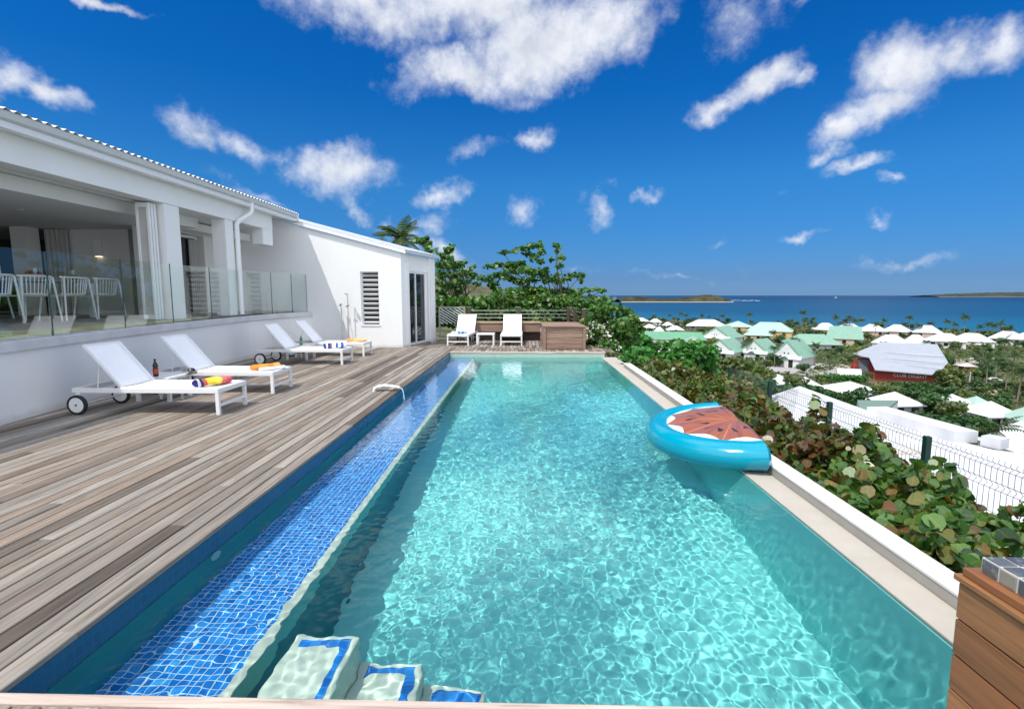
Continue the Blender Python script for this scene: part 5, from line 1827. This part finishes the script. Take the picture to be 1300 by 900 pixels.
# the red hall with its sign
HY = solve(1150, 486, .2)
hp = at(1150, 486, HY)
s_ = HY / F_PX
hall = thing('red_hall', 'big red walled hall under a grey stepped roof with white sign lettering', 'hall', (hp.x, hp.y, hp.z), R(-33))
hw = 34 * s_
MB().box((-hw, 0, -3), (hw, 20, 13 * s_)).build('front_wall', WM['red'], hall)
MB().box((-58 * s_, 12, -3), (40 * s_, 29, 23 * s_)).build('wall', WM['red'], hall)
rfm = MB()
zf, zr = 15 * s_, 30 * s_
T_ = [(-33 * s_, -2.5, 15.2 * s_), (36 * s_, -2.5, 13.8 * s_), (38 * s_, 9, 20 * s_), (43 * s_, 12, 25 * s_), (36 * s_, 30, 43 * s_), (-26 * s_, 30, 43 * s_), (-60 * s_, 12, 29 * s_), (-40 * s_, 9, 27 * s_)]
rfm.add(T_ + [(a, b, c - .35) for a, b, c in T_], [tuple(range(8)), tuple(range(15, 7, -1))] + [(i, i + 8, (i + 1) % 8 + 8, (i + 1) % 8) for i in range(8)])
rfm.build('roof', RM['grey'], hall)
sm_ = MB()
for k in range(1, 4):
    f_ = k / 4
    sm_.bar((-33 * s_ - 6 * f_ * s_, -2.5 + 26 * f_, 15.3 * s_ + f_ * 22 * s_ + .2), (36 * s_ + 6 * f_ * s_, -2.5 + 26 * f_, 14 * s_ + f_ * 23.5 * s_ + .2), .35, .1)
sm_.build('roof_seams', RM['white'], hall)
MB().box((-hw, -.12, -.6), (hw * .55, -.02, 3.0 * s_)).build('plinth', plain('brick_red', (.36, .08, .05), .9), hall)
MB().box((-hw * .3, -.5, -.8), (hw * .6, -.2, .4)).build('low_wall', WM['pink'], hall)
MB().box((-60 * s_ - .1, 14, -.5), (-60 * s_ + .05, 18, 9 * s_)).build('door', WM['shade'], hall)
MB().box((-52 * s_, 11.9, -.5), (-40 * s_, 12.05, 22 * s_)).build('bay', WM['shade'], hall)
MB().box((-60 * s_, 11.85, -.5), (-52 * s_, 12.0, 16 * s_)).build('bay', plain('bright_red_wall', (.46, .05, .025), .8), hall)
cu = bpy.data.curves.new('sign', 'FONT')
cu.body = 'CLUB ORIENT'
cu.size = 5.4 * s_
cu.extrude = .06
cu.align_x = 'CENTER'
tmp = bpy.data.objects.new('tmp', cu)
COL.objects.link(tmp)
dg = bpy.context.evaluated_depsgraph_get()
me = bpy.data.meshes.new_from_object(tmp.evaluated_get(dg))
bpy.data.objects.remove(tmp)
me.name = 'sign_lettering'
me.materials.clear()
me.materials.append(WM['white'])
so = bpy.data.objects.new('sign_lettering', me)
COL.objects.link(so)
so.parent = hall
so.location = (3.5 * s_, -.14, 7.2 * s_)
so.rotation_euler = (R(90), 0, 0)
FOOT.append((hp.x, hp.y + 15, 26, 1150, HY))

# the big white neighbour just below the fence
nb = thing('neighbour_villa', 'large white neighbouring villa seen from above, flat roof with parapets and a peaked end', 'house', (24, 28, -13))
z = -7.3
P_ = [onz(*q, z) for q in [(1104, 526), (1226, 562), (1262, 571), (1420, 590), (1500, 700), (1240, 760), (1100, 690)]]
MB().prism([(v.x, v.y) for v in P_], 'Z', z - 6, z - .26).build('wall', WM['white'], nb, world_co=True)
MB().prism([(v.x, v.y) for v in P_], 'Z', z - .25, z).build('roof', RM['white'], nb, world_co=True)
a, b = onz(1112, 528, z), onz(1226, 562, z)
MB().bar((a.x, a.y, z + .35), (b.x, b.y, z + .35), 1.5, .7).build('parapet', RM['white'], nb, world_co=True)
c = onz(1275, 570, z)
MB().bar((b.x + .75, b.y - .4, z + .3), (c.x, c.y, z + .3), .9, .6).build('parapet', RM['white'], nb, world_co=True)
a, b = onz(1085, 578, z), onz(1165, 575, z)
MB().bar((a.x, a.y, z + .06), (b.x, b.y, z + .06), .5, .12).build('roof_step', plain('buff_trim', (.55, .50, .42), .8), nb, world_co=True)
ap = at(1015, 490, 41)
base_ = [onz(*q, -7.45) for q in [(970, 505), (1126, 530), (1165, 640), (985, 640)]]
v_ = base_ + [ap]
MB().add(v_, [(0, 1, 4), (1, 2, 4), (2, 3, 4), (3, 0, 4), (3, 2, 1, 0)]).build('peaked_roof', RM['white'], nb, world_co=True)
cb = sum(base_, Vector()) / 4
MB().prism([tuple((cb + (q - cb) * .93).xy) for q in base_], 'Z', -16, -7.47).build('wall', WM['white'], nb, world_co=True)

# paths and parking ground
def patch(name, pts, mat, lift=.25):
    v = []
    n_ = len(pts)
    for px, py in pts:
        Y = solve(px, py, lift)
        v.append(tuple(at(px, py, Y)))
    return structure(MB().add(v, [tuple(range(n_))]).build(name, mat, flip_check=False))


rd = plain('pale_gravel_ground', (.40, .34, .29), .95, .15, .3)
patch('road', [(945, 463), (1005, 459), (1045, 462), (1060, 468), (1092, 478), (1050, 480), (1000, 474), (960, 470)], plain('grey_parking_ground', (.36, .33, .32), .95, .15, .3))
patch('road', [(1205, 458), (1262, 450), (1262, 456), (1240, 462), (1205, 464)], rd)
patch('path', [(1140, 497), (1178, 494), (1185, 499), (1150, 503)], rd)
patch('path', [(1243, 497), (1265, 495), (1268, 501), (1245, 502)], rd)
patch('road', [(1040, 463), (1088, 462), (1110, 470), (1090, 472), (1045, 467)], rd)


# cars
def car(label, px, py, col, rot):
    Y = solve(px, py, 1.0)
    p = at(px, py, Y)
    t = thing('parked_car', label, 'car', (p.x, p.y, p.z - .9), R(rot), 'cars parked in the village')
    bpm = MB().prism([(-2.1, .25), (2.1, .25), (2.15, .75), (1.3, .85), (.7, 1.4), (-1.3, 1.42), (-1.9, .95), (-2.15, .8)], 'Y', -.85, .85)
    bpm.build('body', plain('car_paint', col, .3, .02), t, bevel=.06)
    MB().prism([(.55, .95), (1.12, .92), (.62, 1.33), (-1.2, 1.34), (-1.65, .98)], 'Y', -.862, .862).build('window', MAT['window'], t)
    for x in (-1.35, 1.35):
        for y in (-.82, .82):
            q = MB().prism([(x + .33 * math.cos(a_), .33 + .33 * math.sin(a_)) for a_ in np.arange(14) * math.pi / 7], 'Y', y - .1, y + .1)
            q.build('wheel', MAT['black_rubber'], t)


car('white car parked in front of the rightmost green cottage', 1003, 463, (.75, .75, .75), 10)
car('white car parked among the trees between the green cottage and the red hall, left one', 1043, 463, (.7, .7, .7), 5)
car('silver car parked among the trees near the red hall, lower one', 1036, 466, (.5, .52, .53), 8)
car('white car parked in the shade right of the telegraph pole', 1263, 481, (.75, .75, .75), -20)

# awnings, kiosk, pole, hedges
Yk = solve(1228, 461, 3.5)
p = at(1228, 461, Yk)
kk = thing('kiosk', 'small white roofed kiosk with dark red sides right of the red hall', 'kiosk', (p.x, p.y, p.z - 3.5))
MB().box((-2.2, -1.6, 0), (2.2, 1.6, 2.2)).build('wall', WM['red'], kk)
MB().add([(-3, -2.4, 2.2), (3, -2.4, 2.2), (3, 2.4, 2.2), (-3, 2.4, 2.2), (0, 0, 3.5)], [(0, 1, 4), (1, 2, 4), (2, 3, 4), (3, 0, 4), (3, 2, 1, 0)]).build('roof', RM['white'], kk)
Yk = solve(1245, 468.5, 2.6)
p = at(1245, 468.5, Yk)
aw = thing('awning', 'orange red awning on thin posts beside the white roofed kiosk', 'awning', (p.x, p.y, p.z - 2.6))
MB().add([(-2.6, -2, 2.2), (2.6, -2, 2.2), (2.2, 1.5, 2.7), (-2.2, 1.5, 2.7), (-2.6, -2, 2.12), (2.6, -2, 2.12), (2.2, 1.5, 2.62), (-2.2, 1.5, 2.62)], [(0, 1, 2, 3), (7, 6, 5, 4), (0, 4, 5, 1), (1, 5, 6, 2), (2, 6, 7, 3), (3, 7, 4, 0)]).build('canopy', plain('orange_red_canvas', (.62, .10, .05), .9), aw)
for x in (-2.3, 2.3):
    MB().box((x - .06, -1.9, 0), (x + .06, -1.78, 2.12)).build('post', MAT['dark_wood'], aw)
Yk = solve(1229.5, 498, .2)
p = at(1229.5, 498, Yk)
tp = thing('telegraph_pole', 'pale telegraph pole standing between the village bushes', 'pole', (p.x, p.y, p.z))
hp_ = 26 * Yk / F_PX
MB().tube([(0, 0, -.5), (0, 0, hp_)], [.28, .2], 10).build('shaft', plain('pale_concrete', (.42, .42, .40), .9), tp, smooth=True)
MB().box((-1.0, -.1, hp_ - .8), (1.0, .1, hp_ - .55)).build('crossarm', MAT['bark'], tp)
Yk = solve(862, 466, .1)
pl_ = at(861, 462, 19)
pa = thing('white_parasol', 'small white parasol poking out of the green bushes', 'parasol', (pl_.x, pl_.y, pl_.z - .25))
MB().lathe([(.28, 0), (.16, .07), (.01, .11)], 12).build('canopy', MAT['white_paint'], pa)
MB().tube([(0, 0, -.8), (0, 0, .09)], .04, 8).build('pole', MAT['white_paint'], pa)


def clipped_hedge(label, x0, x1, py, hh, mat):
    Y = solve((x0 + x1) / 2, py, .2)
    a_, b_ = at(x0, py, Y), at(x1, py, Y)
    t = thing('clipped_hedge', label, 'hedge', tuple((a_ + b_) / 2))
    L = (b_ - a_).length
    n_ = 900
    c = np.stack([(NPR.random(n_) - .5) * L, NPR.normal(size=n_) * .7, NPR.random(n_) * hh], 1)
    np_mesh('foliage', leaf_polys(c, .8, 4, .3), 4, mat, t)
    MB().box((-L / 2, -.3, -1), (L / 2, .3, hh * .6)).build('stems', MAT['soil'], t)


clipped_hedge('long dark clipped hedge running in front of the red hall', 1130, 1182, 494, 2.6, MAT['leaf_dark'])
clipped_hedge('long dark clipped hedge right of the telegraph pole', 1238, 1306, 495, 2.6, MAT['leaf_dark'])
clipped_hedge('rough green bank hedge left of the red hall', 1042, 1100, 484, 2.4, MAT['leaf_bright'])

# motor boat far out
p = onz(1061, 378.2, SEA_Z)
bt = thing('motor_boat', 'tiny white motor boat far out on the blue sea', 'boat', tuple(p))
MB().prism([(-14, 0), (10, 0), (17, 5), (-15, 4.5)], 'Y', -4, 4).build('hull', MAT['white_paint'], bt)
MB().prism([(-8, 4.7), (6, 4.7), (3, 11), (-6, 11)], 'Y', -3, 3).build('cabin', MAT['white_paint'], bt)


# ---------------------------------------------------------------- village trees
def crown_mesh(name, mat, seed, n, r, h, size):
    g = np.random.default_rng(seed)
    bl = []
    for k in range(9):
        a = g.random() * 6.28
        q = r * .62 * g.random() ** .5
        bl.append(((q * math.cos(a), q * math.sin(a), h * (.45 + .5 * g.random())), (r * (.35 + .25 * g.random()),) * 2 + (h * .2,)))
    cs = np.concatenate([in_blob(n // 9, c, rr, .3) for c, rr in bl])
    return np_mesh(name, leaf_polys(cs, size, 4, .4), 4, mat, None, obj=False)


PROTO = {}
for key, m_, lab, grp in (('dark', 'leaf_dark', 'rounded dark green tree growing among the houses of the seaside village', 'dark green trees among the village houses'),
                          ('olive', 'leaf_olive', 'dusty olive tree growing among the houses of the seaside village', 'olive trees among the village houses'),
                          ('yellow', 'leaf_yellow', 'yellowish green bushy tree growing among the houses of the seaside village', 'yellowish trees among the village houses')):
    PROTO[key] = []
    for k in range(3):
        cm_ = crown_mesh('crown', MAT[m_], 40 + k + len(key), 520, 3.0, 4.6, .62)
        tmm = MB()
        tmm.tube([(0, 0, -1.2), (.1, 0, 1.2), (.0, .1, 2.6)], [.2, .16, .1], 6)
        for a in (0, 2.1, 4.2):
            tmm.tube([(.0, .1, 1.8), (.8 * math.cos(a), .8 * math.sin(a), 2.8), (1.4 * math.cos(a), 1.4 * math.sin(a), 3.5)], [.1, .07, .03], 5)
        PROTO[key].append((cm_, tmm.build('trunk', MAT['bark'], mesh_only=True), lab, grp))
palm_protos = []
for k in range(4):
    h = 7.5 + k * 1.1
    tmm = MB().tube([(0, 0, -1), (.2 * (k - 1.5), .1, h * .5), (.45 * (k - 1.5), .2, h)], [.22, .17, .14], 6).build('trunk', MAT['palm_bark'], mesh_only=True)
    v = palm_mesh(3.1, 20, 7, .36, 60 + k) + np.array([.45 * (k - 1.5), .2, h])[None, None, :]
    palm_protos.append((np_mesh('crown', v, 4, MAT['leaf_palm'], None, obj=False), tmm))


def place(name, cm_, tm2, label, cat, grp, x, y, sc_, rz):
    t = thing(name, label, cat, (x, y, float(ground(x, y))), rz, grp)
    t.scale = (sc_, sc_, sc_ * rnd.uniform(.85, 1.15))
    for nm, me_ in (('crown', cm_), ('trunk', tm2)):
        o_ = bpy.data.objects.new(nm, me_)
        COL.objects.link(o_)
        o_.parent = t
    return t


def free(x, y, r, front=26):
    for (hx, hy, hr, hpx, hY) in FOOT:
        if math.hypot(x - hx, y - hy) < hr * .85 + r * .5:
            return False
        if hY - front < y < hY and abs((x / y - hx / hY)) * hY < hr * .7 and rnd.random() < .8:
            return False
    return True


n_t = 0
tries = 0
while n_t < 290 and tries < 9000:
    tries += 1
    y = 60 + 640 * rnd.random() ** .8
    x = y * rnd.uniform(.16, 1.02)
    if y > float(shore(x)) - 16 or not free(x, y, 2):
        continue
    key = rnd.choices(['dark', 'olive', 'yellow'], [.62, .28, .10])[0]
    cm_, tm2, lab, grp = rnd.choice(PROTO[key])
    place('village_tree', cm_, tm2, lab, 'tree', grp, x, y, rnd.uniform(.75, 1.45) * (.7 if y < 110 else 1), rnd.uniform(0, 6.28))
    n_t += 1
BG = 'low bushes among the village houses'
n_b = 0
tries = 0
while n_b < 130 and tries < 9000:
    tries += 1
    y = 55 + 560 * rnd.random() ** 1.1
    x = y * rnd.uniform(.14, 1.02)
    if y > float(shore(x)) - 20 or not free(x, y, 1.5, 10):
        continue
    cm_, tm2, lab, grp = rnd.choice(PROTO[rnd.choice(['dark', 'dark', 'olive'])])
    t_ = place('bush', cm_, tm2, 'low green bush growing in the gardens of the seaside village', 'bush', BG, x, y, rnd.uniform(.45, .8), rnd.uniform(0, 6.28))
    t_.location.z -= 1.3
    n_b += 1
for (hx, hy, hr, hpx, hY) in list(FOOT):
    if hY < 70:
        continue
    for k in range(3):
        vx, vy = -hx / math.hypot(hx, hy), -hy / math.hypot(hx, hy)
        o1, o2 = rnd.uniform(-1.25, 1.25) * hr, hr * rnd.uniform(.95, 1.25)
        x, y = hx + vx * o2 - vy * o1, hy + vy * o2 + vx * o1
        if y > float(shore(x)) - 14:
            continue
        cm_, tm2, lab, grp = rnd.choice(PROTO[rnd.choice(['dark', 'dark', 'olive', 'yellow'])])
        t_ = place('bush', cm_, tm2, 'low green bush growing in the gardens of the seaside village', 'bush', BG, x, y, rnd.uniform(.6, 1.05) * (.6 if hY < 120 else 1), rnd.uniform(0, 6.28))
        t_.location.z -= 1.0
# row of palms along the beach and scattered ones; the two tall ones on the right stand out
PG, PLB = 'palms along the village shore', 'coconut palm standing among the shore houses of the seaside village'
shore_px = [848, 862, 872, 880, 892, 901, 917, 1005, 1012, 1018, 1023, 1030, 1036, 1062, 1068, 1075, 1088, 1093, 1113, 1124, 1150, 1155, 1165, 1186, 1262, 1270, 1254, 1246, 1284, 832, 1026, 1033, 1000, 950, 1080]
for px in shore_px:
    Y = float(np.interp(px, [800, 1000, 1300], [700, 520, 430])) * rnd.uniform(.86, 1.0)
    p = at(px + rnd.uniform(-2, 2), 400, Y)
    if p.y > float(shore(p.x)) - 10:
        Y *= .93
        p = at(px, 400, Y)
    cm_, tm2 = rnd.choice(palm_protos)
    place('palm_tree', cm_, tm2, PLB, 'palm tree', PG, p.x, p.y, rnd.uniform(1.15, 1.5), rnd.uniform(0, 6.28))
for px, py, sc_ in [(940, 422, 1), (948, 433, .9), (946, 437, .8), (983, 424, 1.15), (992, 428, 1), (1011, 433, 1.1), (1050, 441, 1), (1176, 432, .9), (1157, 431, .7), (1275, 432, 1.4), (1268, 445, 1.2), (1280, 460, 1.1), (1250, 440, 1.0), (1100, 474, .8), (1290, 445, 1.1), (926, 433, .9), (985, 438, 1), (1036, 440, .9), (1060, 447, .9), (1085, 452, .9), (1122, 437, .8), (1192, 436, .9), (1215, 440, 1), (1240, 448, 1), (1256, 455, 1.2), (1296, 462, 1.2), (1112, 440, .7)]:
    k = rnd.randrange(4)
    cm_, tm2 = palm_protos[k]
    Y = solve(px, py, (7.5 + k * 1.1) * sc_)
    p = at(px, py, Y)
    place('palm_tree', cm_, tm2, 'coconut palm standing between houses inside the seaside village', 'palm tree', 'palms between the village houses', p.x, p.y, sc_, rnd.uniform(0, 6.28))
for px, py, lb in [(1203, 408, 'left and shorter of the twin tall palms before the open sea'), (1226, 403, 'tallest palm of the village shore, pale trunk before the open sea'), (1213, 413, 'low palm between the twin tall palms')]:
    k = 2
    cm_, tm2 = palm_protos[k]
    sc_ = {1203: 1.3, 1226: 1.65, 1213: 1.1}[px]
    Y = solve(px, py, (7.5 + k * 1.1) * sc_)
    p = at(px, py, Y)
    place('palm_tree', cm_, tm2, lb, 'palm tree', None, p.x, p.y, sc_, 1.0)

# bushes right behind the neighbour's parapet
shrub_at('green bush bank behind the white parapet of the neighbouring villa', [(1168, 528, 11, 5), (1185, 533, 13, 6), (1203, 538, 13, 6), (1222, 543, 12, 6), (1240, 548, 12, 6), (1212, 532, 11, 5), (1245, 538, 11, 5)], 46, 2, MAT['leaf_dark'], 190, .35, seed=31)
shrub_at('leafy shrub between the low white roofs and the peaked neighbour roof', [(990, 494, 12, 4), (1006, 492, 12, 4), (1030, 494, 12, 4), (1045, 499, 12, 5), (1057, 503, 9, 5), (978, 496, 9, 5)], 55, 2, MAT['leaf_dark'], 200, .4, seed=32)
pp = at(1262, 548, 44)
palm('small young palm with yellow green fronds behind the neighbour parapet', (pp.x, pp.y, pp.z - 1.2), 1.2, 2.4, 14, 12, 14, leaflet=.2)
shrub_at('broad tree with rusty flower tips right of the red hall', [(1197, 476, 8, 6), (1206, 473, 9, 6), (1216, 476, 8, 6), (1197, 486, 8, 7), (1206, 485, 10, 8), (1217, 487, 8, 7), (1201, 495, 9, 6), (1212, 497, 9, 6)], 165, 4, MAT['leaf_olive'], 22, 1.0, name='broad_tree', seed=33)

# ground scrub filling the slopes between things: nobody could count it
n_s = 42000
yy = 26 + 560 * NPR.random(n_s) ** 1.3
xx = yy * (.12 + .95 * NPR.random(n_s))
keep = yy < shore(xx) - 18
pat = np.sin(xx * .11 + 2 * np.sin(yy * .05)) + np.sin(yy * .09 + 1.5 * np.sin(xx * .07))
keep &= pat > -.7
keep &= ~((yy < 48) & (xx > 8))
for (hx, hy, hr, hpx, hY) in FOOT:
    keep &= np.hypot(xx - hx, yy - hy) > hr * .75
xx, yy = xx[keep], yy[keep]
zz = ground(xx, yy) + NPR.random(len(xx)) * 1.6
szz = np.interp(yy, [26, 100, 500], [.45, .9, 1.9])
lp = leaf_polys(np.stack([xx, yy, zz], 1), 1.0, 4, .5)
cc = lp.mean(axis=1, keepdims=True)
lp = cc + (lp - cc) * szz[:, None, None]
o = np_mesh('scrub', lp, 4, leaf_mat('scrub_leaves', [(.05, .09, .03), (.03, .065, .02), (.09, .11, .04), (.06, .10, .03), (.12, .115, .055)], .7))
o['kind'] = 'stuff'
